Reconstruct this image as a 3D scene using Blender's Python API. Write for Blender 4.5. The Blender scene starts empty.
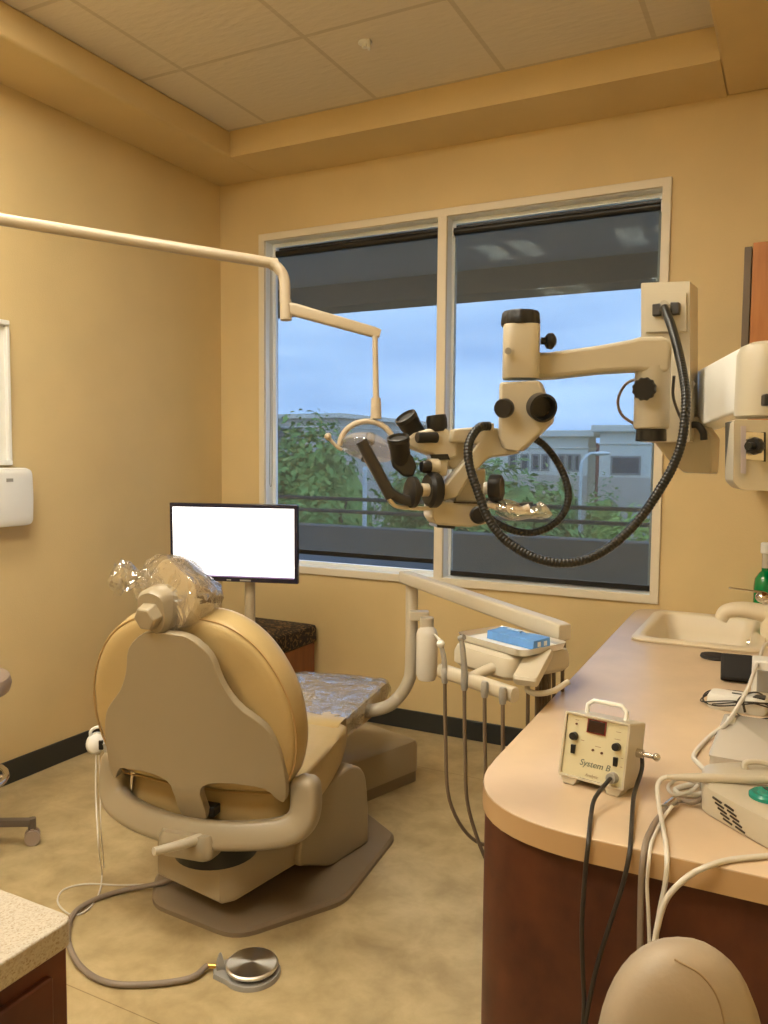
import bpy, bmesh, math, random
from mathutils import Vector, Matrix, noise
random.seed(7)
R = math.radians
# ------------------------------------------------------------------ camera
FPX = 808.16
CAM = Vector((2.967, -3.742, 1.42))
RT = Vector((0.89040, 0.45510, 0.00858)).normalized()
UP = Vector((-0.03941, 0.05830, 0.99752)).normalized()
FW = Vector((-0.45347, 0.88853, -0.06984)).normalized()
cd = bpy.data.cameras.new('camera'); cam = bpy.data.objects.new('camera', cd)
bpy.context.scene.collection.objects.link(cam)
cam.matrix_world = Matrix(((RT.x, UP.x, -FW.x, CAM.x), (RT.y, UP.y, -FW.y, CAM.y), (RT.z, UP.z, -FW.z, CAM.z), (0, 0, 0, 1)))
cd.sensor_fit = 'VERTICAL'; cd.sensor_height = 24.0; cd.lens = FPX * 24.0 / 1024.0
cd.clip_start = .05; cd.clip_end = 500
bpy.context.scene.camera = cam
# ------------------------------------------------------------------ exposure
vs = bpy.context.scene.view_settings
vs.view_transform = 'Standard'; vs.look = 'None'; vs.gamma = 1; vs.use_curve_mapping = False
vs.exposure = 0.0
LAMP = 53.0          # strength of the ceiling troffers
LAMP_COL = (1.0, .92, .75)
SKY = 3.3
# ------------------------------------------------------------------ sky (overcast dusk)
W = bpy.data.worlds.new('dusk_sky'); bpy.context.scene.world = W; W.use_nodes = True
nt = W.node_tree; nt.nodes.clear()
def N(nt, t, **k):
    n = nt.nodes.new(t)
    for a, b in k.items(): setattr(n, a, b)
    return n
o = N(nt, 'ShaderNodeOutputWorld'); bg = N(nt, 'ShaderNodeBackground'); tc = N(nt, 'ShaderNodeTexCoord')
mp = N(nt, 'ShaderNodeMapping'); mp.inputs['Scale'].default_value = (1.0, 1.0, 6.0)
ns = N(nt, 'ShaderNodeTexNoise'); ns.inputs['Scale'].default_value = 2.2; ns.inputs['Detail'].default_value = 5; ns.inputs['Roughness'].default_value = .5
cr = N(nt, 'ShaderNodeValToRGB')
cr.color_ramp.elements[0].position = .36; cr.color_ramp.elements[0].color = (.26, .42, .76, 1)
cr.color_ramp.elements[1].position = .66; cr.color_ramp.elements[1].color = (.48, .66, .98, 1)
nt.links.new(tc.outputs['Generated'], mp.inputs['Vector']); nt.links.new(mp.outputs[0], ns.inputs['Vector'])
nt.links.new(ns.outputs['Fac'], cr.inputs[0]); nt.links.new(cr.outputs[0], bg.inputs[0]); nt.links.new(bg.outputs[0], o.inputs[0])
bg.inputs[1].default_value = SKY

# ------------------------------------------------------------------ materials
MATS = {}
def mat(name, col, rough=.5, metal=0, noise_amt=0, noise_scale=20, col2=None, bump=0, bump_scale=60, emit=0, coat=0, spec=.5, detail=4):
    if name in MATS: return MATS[name]
    m = bpy.data.materials.new(name); m.use_nodes = True; t = m.node_tree; b = t.nodes['Principled BSDF']
    b.inputs['Base Color'].default_value = (*col, 1); b.inputs['Roughness'].default_value = rough; b.inputs['Metallic'].default_value = metal
    b.inputs['Specular IOR Level'].default_value = spec
    if coat: b.inputs['Coat Weight'].default_value = coat; b.inputs['Coat Roughness'].default_value = .1
    c = N(t, 'ShaderNodeTexCoord')
    if noise_amt or col2:
        n = N(t, 'ShaderNodeTexNoise'); n.inputs['Scale'].default_value = noise_scale; n.inputs['Detail'].default_value = detail
        t.links.new(c.outputs['Object'], n.inputs['Vector'])
        r = N(t, 'ShaderNodeValToRGB'); r.color_ramp.elements[0].position = .35; r.color_ramp.elements[1].position = .65
        c2 = col2 or tuple(min(1, x * (1 + noise_amt)) for x in col)
        c1 = col if col2 else tuple(x * (1 - noise_amt) for x in col)
        r.color_ramp.elements[0].color = (*c1, 1); r.color_ramp.elements[1].color = (*c2, 1)
        t.links.new(n.outputs['Fac'], r.inputs[0]); t.links.new(r.outputs[0], b.inputs['Base Color'])
    if bump:
        n = N(t, 'ShaderNodeTexNoise'); n.inputs['Scale'].default_value = bump_scale; n.inputs['Detail'].default_value = 3
        t.links.new(c.outputs['Object'], n.inputs['Vector'])
        bp = N(t, 'ShaderNodeBump'); bp.inputs['Strength'].default_value = bump; bp.inputs['Distance'].default_value = .01
        t.links.new(n.outputs['Fac'], bp.inputs['Height']); t.links.new(bp.outputs[0], b.inputs['Normal'])
    if emit:
        b.inputs['Emission Color'].default_value = (*col, 1); b.inputs['Emission Strength'].default_value = emit
    MATS[name] = m; return m
def wood(name, c1, c2, scale=3, rough=.35, iso=False):
    m = mat(name, c1, rough); t = m.node_tree; b = t.nodes['Principled BSDF']
    c = N(t, 'ShaderNodeTexCoord'); p = N(t, 'ShaderNodeMapping'); p.inputs['Scale'].default_value = (5, 5, 3.5) if iso else (9, 9, 1.2)
    n = N(t, 'ShaderNodeTexNoise'); n.inputs['Scale'].default_value = scale; n.inputs['Detail'].default_value = 6
    r = N(t, 'ShaderNodeValToRGB'); r.color_ramp.elements[0].color = (*c1, 1); r.color_ramp.elements[1].color = (*c2, 1)
    r.color_ramp.elements[0].position = .3; r.color_ramp.elements[1].position = .7
    t.links.new(c.outputs['Object'], p.inputs[0]); t.links.new(p.outputs[0], n.inputs['Vector']); t.links.new(n.outputs['Fac'], r.inputs[0]); t.links.new(r.outputs[0], b.inputs['Base Color'])
    return m
M_wall = mat('mustard_paint', (.66, .51, .262), .55, noise_amt=.03, noise_scale=3, bump=.12, bump_scale=180)
M_soffit = mat('soffit_paint', (.65, .495, .25), .55, noise_amt=.03, noise_scale=3, bump=.1, bump_scale=180)
M_base = mat('black_vinyl_base', (.022, .026, .026), .35)
M_trim = mat('cream_trim', (.74, .67, .53), .4)
M_white = mat('white_enamel', (.78, .78, .75), .35)
M_jamb = mat('white_window_jamb', (.86, .90, .92), .3)
M_cream = mat('cream_plastic', (.53, .48, .38), .35)
M_tanp = mat('tan_enamel', (.40, .335, .24), .35)
M_cream_d = mat('taupe_plastic', (.39, .325, .225), .34)
M_shell = mat('taupe_shell_plastic', (.35, .295, .205), .30)
M_upholst = mat('tan_vinyl_upholstery', (.50, .375, .18), .30, noise_amt=.04, noise_scale=8, bump=.05, bump_scale=90)
M_headr = mat('taupe_vinyl', (.44, .33, .19), .3)
M_basepl = mat('brown_grey_base_plastic', (.235, .18, .12), .4)
M_scope = mat('warm_grey_scope_enamel', (.44, .40, .31), .35)
M_blackp = mat('black_plastic', (.015, .015, .015), .3, spec=.35)
M_eyep = mat('matte_black_eyepiece', (.020, .019, .018), .42, spec=.35)
M_rubber = mat('black_rubber', (.025, .022, .020), .5)
M_knob = mat('black_knob_rubber', (.016, .015, .015), .40, spec=.3)
M_metal = mat('brushed_steel', (.62, .60, .56), .25, metal=1)
M_chrome = mat('chrome', (.75, .72, .68), .12, metal=1)
M_brass = mat('brass_fitting', (.75, .45, .12), .3, metal=1)
M_hose = mat('grey_hose', (.25, .20, .16), .5)
M_hoseb = mat('brown_grey_tubing', (.17, .125, .085), .5)
M_wcord = mat('white_cord', (.66, .63, .57), .45)
M_blkcord = mat('black_cord', (.03, .026, .024), .4)
M_lam = mat('beige_laminate', (.65, .50, .345), .30, noise_amt=.05, noise_scale=7, spec=.5)
M_lamedge = mat('tan_laminate_edge', (.50, .33, .17), .35)
M_redwood = wood('dark_cherry_veneer', (.060, .016, .008), (.115, .034, .014), rough=.5, iso=True)
M_orangewood = wood('orange_cherry_veneer', (.29, .105, .026), (.38, .15, .042), scale=6)
M_benchwood = wood('bench_cherry_veneer', (.20, .060, .022), (.28, .09, .03))
M_blue = mat('blue_carton', (.10, .27, .64), .45, noise_amt=.1, noise_scale=30)
M_sink = mat('cream_porcelain', (.80, .70, .52), .32)
M_green = mat('green_liquid', (.0, .22, .06), .1, coat=.5)
M_teal = mat('teal_dial', (.01, .26, .20), .25)
M_screen = mat('lit_screen', (.93, .95, 1.0), .3, emit=1.35)
M_bezel = mat('dark_bezel', (.012, .012, .03), .2)
M_dark = mat('dark_vent', (.03, .02, .012), .6)
M_disp = mat('dark_red_display', (.02, .004, .004), .12)
M_panel = mat('pale_yellow_panel', (.62, .58, .40), .3)
M_greyp = mat('grey_plastic', (.30, .29, .27), .4)
M_stool = mat('beige_stool_vinyl', (.33, .265, .19), .5, noise_amt=.04, noise_scale=12, bump=.06, bump_scale=120)
M_stoolg = mat('grey_stool_vinyl', (.32, .25, .20), .5)
M_silver = mat('silver_pouch', (.85, .82, .80), .16, metal=.6, bump=.6, bump_scale=25)
M_concrete = mat('grey_painted_stucco', (.16, .155, .15), .85, noise_amt=.06, noise_scale=3)
M_beam = mat('dark_grey_fascia', (.16, .14, .12), .8)
M_ohc = mat('overhang_plaster', (.62, .61, .58), .85)
M_rail = mat('dark_rail_paint', (.05, .045, .042), .5)
M_leaf = mat('leaf_green', (.08, .20, .035), .7, col2=(.30, .46, .10), noise_scale=1.3, detail=6)
M_leafl = mat('leaf_light_green', (.17, .32, .04), .7, col2=(.46, .60, .11), noise_scale=1.6, detail=6)
M_bark = mat('bark', (.10, .07, .05), .9)
M_bldg = mat('pale_stucco', (.84, .78, .66), .85, noise_amt=.03, noise_scale=.6)
M_bldg2 = mat('greyish_stucco', (.58, .53, .45), .85, noise_amt=.03, noise_scale=.6)
M_bwin = mat('dark_window_glass', (.05, .07, .09), .15)
M_redroof = mat('red_brick', (.24, .08, .06), .8)
M_ground = mat('asphalt', (.10, .10, .10), .9)
M_lawn = mat('lawn', (.10, .18, .04), .9, noise_amt=.2, noise_scale=1)
M_lpost = mat('pale_lamp_post', (.78, .78, .74), .5)
M_teldark = mat('black_foam', (.012, .011, .012), .7)

def clear_mat(name, tint=(1, 1, 1), gloss=.08, rough=.02, body=0, bodycol=(.8, .8, .8), bump=0, bscale=20, fres=True, ior=1.45):
    m = bpy.data.materials.new(name); m.use_nodes = True; t = m.node_tree; t.nodes.clear()
    out = N(t, 'ShaderNodeOutputMaterial'); tr = N(t, 'ShaderNodeBsdfTransparent'); tr.inputs[0].default_value = (*tint, 1)
    gl = N(t, 'ShaderNodeBsdfGlossy'); gl.inputs['Roughness'].default_value = rough
    mx = N(t, 'ShaderNodeMixShader'); last = tr.outputs[0]
    if body:
        df = N(t, 'ShaderNodeBsdfDiffuse'); df.inputs[0].default_value = (*bodycol, 1)
        m2 = N(t, 'ShaderNodeMixShader'); m2.inputs[0].default_value = body
        t.links.new(tr.outputs[0], m2.inputs[1]); t.links.new(df.outputs[0], m2.inputs[2]); last = m2.outputs[0]
    if fres:
        lw = N(t, 'ShaderNodeFresnel'); lw.inputs['IOR'].default_value = ior
        t.links.new(lw.outputs[0], mx.inputs[0])
    else: mx.inputs[0].default_value = gloss
    if bump:
        c = N(t, 'ShaderNodeTexCoord'); n = N(t, 'ShaderNodeTexNoise'); n.inputs['Scale'].default_value = bscale; n.inputs['Detail'].default_value = 3; n.inputs['Distortion'].default_value = 1.0
        bp = N(t, 'ShaderNodeBump'); bp.inputs['Strength'].default_value = bump; bp.inputs['Distance'].default_value = .02
        t.links.new(c.outputs['Object'], n.inputs['Vector']); t.links.new(n.outputs['Fac'], bp.inputs['Height']); t.links.new(bp.outputs[0], gl.inputs['Normal'])
    t.links.new(last, mx.inputs[1]); t.links.new(gl.outputs[0], mx.inputs[2]); t.links.new(mx.outputs[0], out.inputs[0]); return m
M_glass = clear_mat('window_glass', (.97, .99, 1), ior=1.2)
M_shade = clear_mat('screen_mesh_fabric', (.80, .84, .84), fres=False, gloss=.0, rough=.3, body=.30, bodycol=(.21, .22, .22))
M_wrap = clear_mat('clear_plastic_wrap', (.97, .97, .97), fres=False, gloss=.42, rough=.08, body=.05, bodycol=(.85, .85, .85), bump=.9, bscale=14)
M_clearbox = clear_mat('frosted_clear_plastic', (.9, .9, .9), fres=True, rough=.2, body=.62, bodycol=(.86, .80, .70))
M_lens = clear_mat('clear_lamp_shield', (.9, .9, .92), fres=False, gloss=.15, rough=.1, body=.25, bodycol=(.75, .72, .72))
M_bottle = mat('translucent_bottle', (.78, .74, .66), .3)

def floor_mat():
    m = mat('mottled_tan_vinyl', (.5, .35, .17), .33); t = m.node_tree; b = t.nodes['Principled BSDF']
    c = N(t, 'ShaderNodeTexCoord')
    n = N(t, 'ShaderNodeTexNoise'); n.inputs['Scale'].default_value = 7; n.inputs['Detail'].default_value = 8; n.inputs['Distortion'].default_value = .25; n.inputs['Roughness'].default_value = .62
    r = N(t, 'ShaderNodeValToRGB'); r.color_ramp.elements[0].position = .34; r.color_ramp.elements[1].position = .66
    r.color_ramp.elements[0].color = (.35, .265, .135, 1); r.color_ramp.elements[1].color = (.52, .41, .225, 1)
    t.links.new(c.outputs['Object'], n.inputs['Vector']); t.links.new(n.outputs['Fac'], r.inputs[0])
    # welded seams every 1.83 m
    br = N(t, 'ShaderNodeTexBrick'); br.offset = 0
    mp = N(t, 'ShaderNodeMapping'); mp.inputs['Location'].default_value = (.62, .45, 0)
    br.inputs['Color1'].default_value = (1, 1, 1, 1); br.inputs['Color2'].default_value = (1, 1, 1, 1); br.inputs['Mortar'].default_value = (.55, .5, .42, 1)
    br.inputs['Scale'].default_value = 1; br.inputs['Mortar Size'].default_value = .0016; br.inputs['Brick Width'].default_value = 60; br.inputs['Row Height'].default_value = 1.83
    t.links.new(c.outputs['Object'], mp.inputs[0]); t.links.new(mp.outputs[0], br.inputs['Vector'])
    mx = N(t, 'ShaderNodeMix', data_type='RGBA', blend_type='MULTIPLY'); mx.inputs[0].default_value = 1
    t.links.new(r.outputs[0], mx.inputs[6]); t.links.new(br.outputs['Color'], mx.inputs[7]); t.links.new(mx.outputs[2], b.inputs['Base Color'])
    return m
M_floor = floor_mat()
def ceil_mat():
    m = mat('acoustic_ceiling_tile', (.60, .53, .42), .8); t = m.node_tree; b = t.nodes['Principled BSDF']
    c = N(t, 'ShaderNodeTexCoord'); mp = N(t, 'ShaderNodeMapping'); mp.inputs['Location'].default_value = (-.568 + .612 * 4, .967 + .612 * 10, 0)
    br = N(t, 'ShaderNodeTexBrick'); br.offset = 0; br.inputs['Scale'].default_value = 1; br.inputs['Brick Width'].default_value = .612; br.inputs['Row Height'].default_value = .612
    br.inputs['Mortar Size'].default_value = .011; br.inputs['Mortar Smooth'].default_value = .2
    br.inputs['Color1'].default_value = (.70, .63, .52, 1); br.inputs['Color2'].default_value = (.68, .61, .50, 1); br.inputs['Mortar'].default_value = (.56, .49, .38, 1)
    t.links.new(c.outputs['Object'], mp.inputs[0]); t.links.new(mp.outputs[0], br.inputs['Vector']); t.links.new(br.outputs['Color'], b.inputs['Base Color'])
    n = N(t, 'ShaderNodeTexNoise'); n.inputs['Scale'].default_value = 40; n.inputs['Detail'].default_value = 5
    n2 = N(t, 'ShaderNodeMapping'); n2.inputs['Scale'].default_value = (.35, 1, 1)
    t.links.new(c.outputs['Object'], n2.inputs[0]); t.links.new(n2.outputs[0], n.inputs['Vector'])
    bp = N(t, 'ShaderNodeBump'); bp.inputs['Strength'].default_value = .5; bp.inputs['Distance'].default_value = .006
    t.links.new(n.outputs['Fac'], bp.inputs['Height']); t.links.new(bp.outputs[0], b.inputs['Normal'])
    return m
M_ceil = ceil_mat()
def granite():
    m = mat('speckled_granite', (.6, .5, .38), .35); t = m.node_tree; b = t.nodes['Principled BSDF']
    c = N(t, 'ShaderNodeTexCoord'); v = N(t, 'ShaderNodeTexVoronoi'); v.inputs['Scale'].default_value = 430
    r = N(t, 'ShaderNodeValToRGB'); e = r.color_ramp.elements; e[0].position = 0; e[0].color = (.25, .18, .11, 1); e[1].position = .25; e[1].color = (.38, .33, .26, 1)
    q = e.new(.7); q.color = (.46, .42, .35, 1)
    t.links.new(c.outputs['Object'], v.inputs['Vector']); t.links.new(v.outputs['Color'], r.inputs[0]); t.links.new(r.outputs[0], b.inputs['Base Color'])
    return m
M_granite = granite()
def pattern():
    m = mat('dark_floral_fabric', (.03, .02, .015), .8); t = m.node_tree; b = t.nodes['Principled BSDF']
    c = N(t, 'ShaderNodeTexCoord'); n = N(t, 'ShaderNodeTexNoise'); n.inputs['Scale'].default_value = 26; n.inputs['Detail'].default_value = 3; n.inputs['Distortion'].default_value = 2.2
    r = N(t, 'ShaderNodeValToRGB'); e = r.color_ramp.elements; e[0].position = .52; e[0].color = (.018, .012, .010, 1); e[1].position = .60; e[1].color = (.20, .12, .05, 1)
    t.links.new(c.outputs['Object'], n.inputs['Vector']); t.links.new(n.outputs['Fac'], r.inputs[0]); t.links.new(r.outputs[0], b.inputs['Base Color'])
    return m
M_floral = pattern()
def pedal_mat():
    m = mat('radial_brushed_steel', (.72, .70, .66), .22, metal=1); b = m.node_tree.nodes['Principled BSDF']
    b.inputs['Anisotropic'].default_value = .9
    tg = N(m.node_tree, 'ShaderNodeTangent', direction_type='RADIAL', axis='Z'); m.node_tree.links.new(tg.outputs[0], b.inputs['Tangent'])
    b.inputs['Roughness'].default_value = .38
    return m
M_pedal = pedal_mat()

# ------------------------------------------------------------------ object helpers
COL = bpy.context.scene.collection
WM = {}
def tag(o, label=None, cat=None, group=None, kind=None):
    if label: o['label'] = label
    if cat: o['category'] = cat
    if group: o['group'] = group
    if kind: o['kind'] = kind
    return o
def thing(name, label, cat, loc=(0, 0, 0), rz=0, group=None, kind=None):
    o = bpy.data.objects.new(name, None); COL.objects.link(o); o.location = loc; o.rotation_euler = (0, 0, rz); o.empty_display_size = .1
    WM[o.name] = Matrix.Translation(loc) @ Matrix.Rotation(rz, 4, 'Z')
    return tag(o, label, cat, group, kind)
def at(px, py, d):
    "point at depth d (m along the view axis) on the sight line through photograph pixel px, py"
    return CAM + FW * d + RT * ((px - 384) / FPX * d) - UP * ((py - 512) / FPX * d)
def onz(px, py, z):
    v = FW * FPX + RT * (px - 384) - UP * (py - 512); return CAM + v * ((z - CAM.z) / v.z)
def ony(px, py, y):
    v = FW * FPX + RT * (px - 384) - UP * (py - 512); return CAM + v * ((y - CAM.y) / v.y)
def smooth_path(pts, k=6, closed=False):
    pts = [Vector(p) for p in pts]; n = len(pts); out = []
    rng = range(n if closed else n - 1)
    for i in rng:
        if closed: a, b, c, d = pts[(i - 1) % n], pts[i], pts[(i + 1) % n], pts[(i + 2) % n]
        else:
            b, c = pts[i], pts[i + 1]; a = pts[i - 1] if i else b * 2 - c; d = pts[i + 2] if i + 2 < n else c * 2 - b
        for j in range(k):
            t = j / k
            out.append(.5 * ((2 * b) + (c - a) * t + (2 * a - 5 * b + 4 * c - d) * t * t + (3 * b - a - 3 * c + d) * t ** 3))
    if not closed: out.append(pts[-1])
    return out
def rounded_poly(pts, r, seg=5):
    out = []; n = len(pts)
    rr = r if isinstance(r, (list, tuple)) else [r] * n
    for i in range(n):
        p, a, b = Vector(pts[i]), Vector(pts[i - 1]), Vector(pts[(i + 1) % n])
        da, db = (a - p), (b - p); q = min(rr[i], da.length * .49, db.length * .49)
        if q < 1e-5: out.append(tuple(p)); continue
        s, e = p + da.normalized() * q, p + db.normalized() * q
        for k in range(seg + 1):
            t = k / seg; out.append(tuple((1 - t) ** 2 * s + 2 * t * (1 - t) * p + t * t * e))
    return out
def axmat(origin, z, x=None):
    z = Vector(z).normalized()
    if x is None: x = Vector((1, 0, 0)) if abs(z.x) < .8 else Vector((0, 1, 0))
    x = Vector(x); x = (x - z * x.dot(z)).normalized(); y = z.cross(x)
    m = Matrix((x, y, z)).transposed().to_4x4(); m.translation = Vector(origin); return m
I4 = Matrix.Identity(4)
class MB:
    def __init__(s, M=None): s.b = bmesh.new(); s.M = M or I4
    def _v(s, pts, M=None): M = s.M @ (M or I4); return [s.b.verts.new(M @ Vector(p)) for p in pts]
    def rings(s, rs, M=None, closed=True, cap=True, loop=False):
        vs = [s._v(r, M) for r in rs]; n = len(rs[0])
        for a, b in zip(vs, vs[1:] + ([vs[0]] if loop else [])):
            for i in range(n if closed else n - 1):
                j = (i + 1) % n; s.b.faces.new((a[i], a[j], b[j], b[i]))
        if cap and not loop:
            s.b.faces.new(list(reversed(vs[0]))); s.b.faces.new(vs[-1])
        return s
    def box(s, c, d, M=None, rz=0, rx=0, ry=0):
        x, y, z = [k / 2 for k in d]
        L = Matrix.Translation(c) @ Matrix.Rotation(rz, 4, 'Z') @ Matrix.Rotation(rx, 4, 'X') @ Matrix.Rotation(ry, 4, 'Y')
        q = [(-x, -y), (x, -y), (x, y), (-x, y)]
        return s.rings([[(*p, -z) for p in q], [(*p, z) for p in q]], (M or I4) @ L)
    def prism(s, poly, z0, z1, M=None):
        return s.rings([[(p[0], p[1], z0) for p in poly], [(p[0], p[1], z1) for p in poly]], M)
    def cyl(s, p0, p1, r0, r1=None, n=24, M=None):
        r1 = r0 if r1 is None else r1; p0, p1 = Vector(p0), Vector(p1)
        A = axmat(p0, p1 - p0); h = (p1 - p0).length
        c = [(math.cos(2 * math.pi * i / n), math.sin(2 * math.pi * i / n)) for i in range(n)]
        return s.rings([[(x * r0, y * r0, 0) for x, y in c], [(x * r1, y * r1, h) for x, y in c]], (M or I4) @ A)
    def lathe(s, prof, M=None, n=32, sx=1, sy=1):
        c = [(math.cos(2 * math.pi * i / n), math.sin(2 * math.pi * i / n)) for i in range(n)]
        return s.rings([[(x * max(r, 1e-4) * sx, y * max(r, 1e-4) * sy, z) for x, y in c] for r, z in prof], M)
    def tube(s, pts, r, n=10, k=6, closed=False, M=None, smooth=True, sq=None):
        P = smooth_path(pts, k, closed) if smooth else [Vector(p) for p in pts]
        m = len(P); rr = r if callable(r) else (lambda t: r)
        T = []
        for i in range(m):
            if closed: t = P[(i + 1) % m] - P[i - 1]
            else: t = P[min(i + 1, m - 1)] - P[max(i - 1, 0)]
            T.append(t.normalized())
        up = Vector((0, 0, 1)) if abs(T[0].z) < .9 else Vector((1, 0, 0))
        nrm = (up - T[0] * up.dot(T[0])).normalized(); rs = []
        for i in range(m):
            nrm = (nrm - T[i] * nrm.dot(T[i])).normalized(); bn = T[i].cross(nrm); q = rr(i / (m - 1))
            if sq:
                w, h, e = sq; f_ = q if callable(r) else 1; w *= f_; h *= f_; ring = []
                for a in range(n):
                    th = 2 * math.pi * a / n; cx, sy = math.cos(th), math.sin(th)
                    ring.append(P[i] + bn * (w * math.copysign(abs(cx) ** e, cx)) + nrm * (h * math.copysign(abs(sy) ** e, sy)))
            else: ring = [P[i] + bn * (q * math.cos(2 * math.pi * a / n)) + nrm * (q * math.sin(2 * math.pi * a / n)) for a in range(n)]
            rs.append(ring)
        return s.rings(rs, M, loop=closed)
    def pad(s, outline, rings, M=None):
        "outline (x,y) around its centroid, rings of (scale, z)"
        cx = sum(p[0] for p in outline) / len(outline); cy = sum(p[1] for p in outline) / len(outline)
        def ring(q):
            sc, z = q[:2]; sc2 = q[2] if len(q) > 2 else sc
            return [(cx + (p[0] - cx) * sc, cy + (p[1] - cy) * sc2, z) for p in outline]
        return s.rings([ring(q) for q in rings], M)
    def sphere(s, c, r, n=16, M=None):
        if not isinstance(r, (tuple, list)): r = (r, r, r)
        m = n // 2; rs = []
        for j in range(m + 1):
            ph = -math.pi / 2 + math.pi * j / m; cr_ = max(math.cos(ph), 1e-3)
            rs.append([(c[0] + r[0] * cr_ * math.cos(2 * math.pi * i / n), c[1] + r[1] * cr_ * math.sin(2 * math.pi * i / n), c[2] + r[2] * math.sin(ph)) for i in range(n)])
        return s.rings(rs, M)
    def holed(s, outer, holes, z0, z1, M=None):
        "slab with holes"
        M = s.M @ (M or I4); E = []; loops = []
        for lp in [outer] + holes:
            vs = [s.b.verts.new(M @ Vector((p[0], p[1], z0))) for p in lp]; loops.append(vs)
            for i in range(len(vs)): E.append(s.b.edges.new((vs[i], vs[(i + 1) % len(vs)])))
        f = bmesh.ops.triangle_fill(s.b, edges=E, use_beauty=True)
        fs = [g for g in f['geom'] if isinstance(g, bmesh.types.BMFace)]
        ex = bmesh.ops.extrude_face_region(s.b, geom=fs)
        d = (M.to_3x3() @ Vector((0, 0, z1 - z0)))
        bmesh.ops.translate(s.b, verts=[g for g in ex['geom'] if isinstance(g, bmesh.types.BMVert)], vec=d)
        return s
    def build(s, name, m, parent=None, local=False, bevel=0, seg=2, sub=0, flat=False, angle=38, label=None, cat=None, group=None, kind=None, origin=None):
        b = s.b; bmesh.ops.recalc_face_normals(b, faces=b.faces)
        if parent is not None:
            PM = WM[parent.name]
            if not local: bmesh.ops.transform(b, matrix=PM.inverted(), verts=b.verts)
            loc = None
        else:
            xs = [v.co for v in b.verts]
            loc = Vector(origin) if origin else Vector(((min(v.x for v in xs) + max(v.x for v in xs)) / 2, (min(v.y for v in xs) + max(v.y for v in xs)) / 2, min(v.z for v in xs)))
            bmesh.ops.translate(b, verts=b.verts, vec=-loc); PM = Matrix.Translation(loc)
        me = bpy.data.meshes.new(name); b.to_mesh(me); b.free()
        o = bpy.data.objects.new(name, me); COL.objects.link(o)
        if isinstance(m, (list, tuple)):
            for q in m: me.materials.append(q)
        else: me.materials.append(m)
        if parent is not None: o.parent = parent
        else: o.location = loc
        WM[o.name] = PM
        if not flat:
            for p in me.polygons: p.use_smooth = True
            me.set_sharp_from_angle(angle=R(angle))
        if bevel:
            md = o.modifiers.new('bevel', 'BEVEL'); md.width = bevel; md.segments = seg; md.limit_method = 'ANGLE'; md.angle_limit = R(35); md.harden_normals = False
        if sub:
            md = o.modifiers.new('sub', 'SUBSURF'); md.levels = sub; md.render_levels = sub
        return tag(o, label, cat, group, kind)
def struct(mb, name, m, **k): return mb.build(name, m, kind='structure', **k)
def text(s, body, size, M, m, parent, name='lettering', depth=.0004, shear=0):
    cu = bpy.data.curves.new(name, 'FONT'); cu.body = body; cu.size = size; cu.align_x = 'CENTER'; cu.align_y = 'CENTER'; cu.extrude = depth; cu.shear = shear
    t = bpy.data.objects.new(name, cu); COL.objects.link(t); bpy.context.view_layer.update()
    me = bpy.data.meshes.new_from_object(t.evaluated_get(bpy.context.evaluated_depsgraph_get()))
    bpy.data.objects.remove(t)
    me.transform(WM[parent.name].inverted() @ M)
    o = bpy.data.objects.new(name, me); COL.objects.link(o); me.materials.clear(); me.materials.append(m); o.parent = parent; WM[o.name] = WM[parent.name]
    return o

# ================================================================== ROOM
XR = 3.20; YF = -5.3; HS = 2.923; HT = 3.051
struct(MB().box(((XR) / 2, YF / 2, -.05), (XR + .2, -YF + .2, .1)), 'floor', M_floor, origin=(0, 0, 0))
struct(MB().box((-.05, YF / 2, 1.6), (.1, -YF, 3.2)), 'wall_left', M_wall)
struct(MB().box((XR + .05, YF / 2, 1.6), (.1, -YF, 3.2)), 'wall_right', M_wall)
struct(MB().box((XR / 2, YF - .05, 1.6), (XR + .2, .1, 3.2)), 'wall_front', M_wall)
WX0, WX1, WZ0, WZ1 = .272, 2.438, .768, 2.627
a = .012
mb = MB(); B = .16
mb.holed([(-.1, 0), (XR + .1, 0), (XR + .1, 3.2), (-.1, 3.2)], [[(WX0 + a, WZ0 + a), (WX1 - a, WZ0 + a), (WX1 - a, WZ1 - a), (WX0 + a, WZ1 - a)]], 0, B, Matrix(((1, 0, 0, 0), (0, 0, 1, 0), (0, 1, 0, 0), (0, 0, 0, 1))))
struct(mb, 'wall_back', M_wall, flat=True)
struct(MB().box((XR / 2, YF / 2, 3.12), (XR, -YF, .138)), 'ceiling', M_ceil, origin=(0, 0, 0))
TX, TY, TX2, TYF = .341, .347, 2.645, 4.7
struct(MB().box((TX / 2, (YF) / 2, (HS + HT) / 2), (TX, -YF, HT - HS)), 'trim_1', M_soffit, bevel=.012, seg=3)
struct(MB().box(((TX + TX2) / 2, -TY / 2, (HS + HT) / 2), (TX2 - TX, TY, HT - HS)), 'trim_2', M_soffit, bevel=.0)
struct(MB().box(((TX2 + XR) / 2, YF / 2, (HS + HT) / 2), (XR - TX2, -YF, HT - HS)), 'trim_3', M_soffit, bevel=.012, seg=3)
struct(MB().box(((TX + TX2) / 2, (YF - 4.95) / 2, (HS + HT) / 2), (TX2 - TX, -YF + 0 - 4.95, HT - HS)), 'trim_4', M_soffit)
struct(MB().box((.006, YF / 2, .05), (.012, -YF, .10)), 'baseboard_left', M_base, bevel=.003)
struct(MB().box((1.2, -.006, .05), (2.376, .012, .10)), 'baseboard_back', M_base, bevel=.003)

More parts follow.
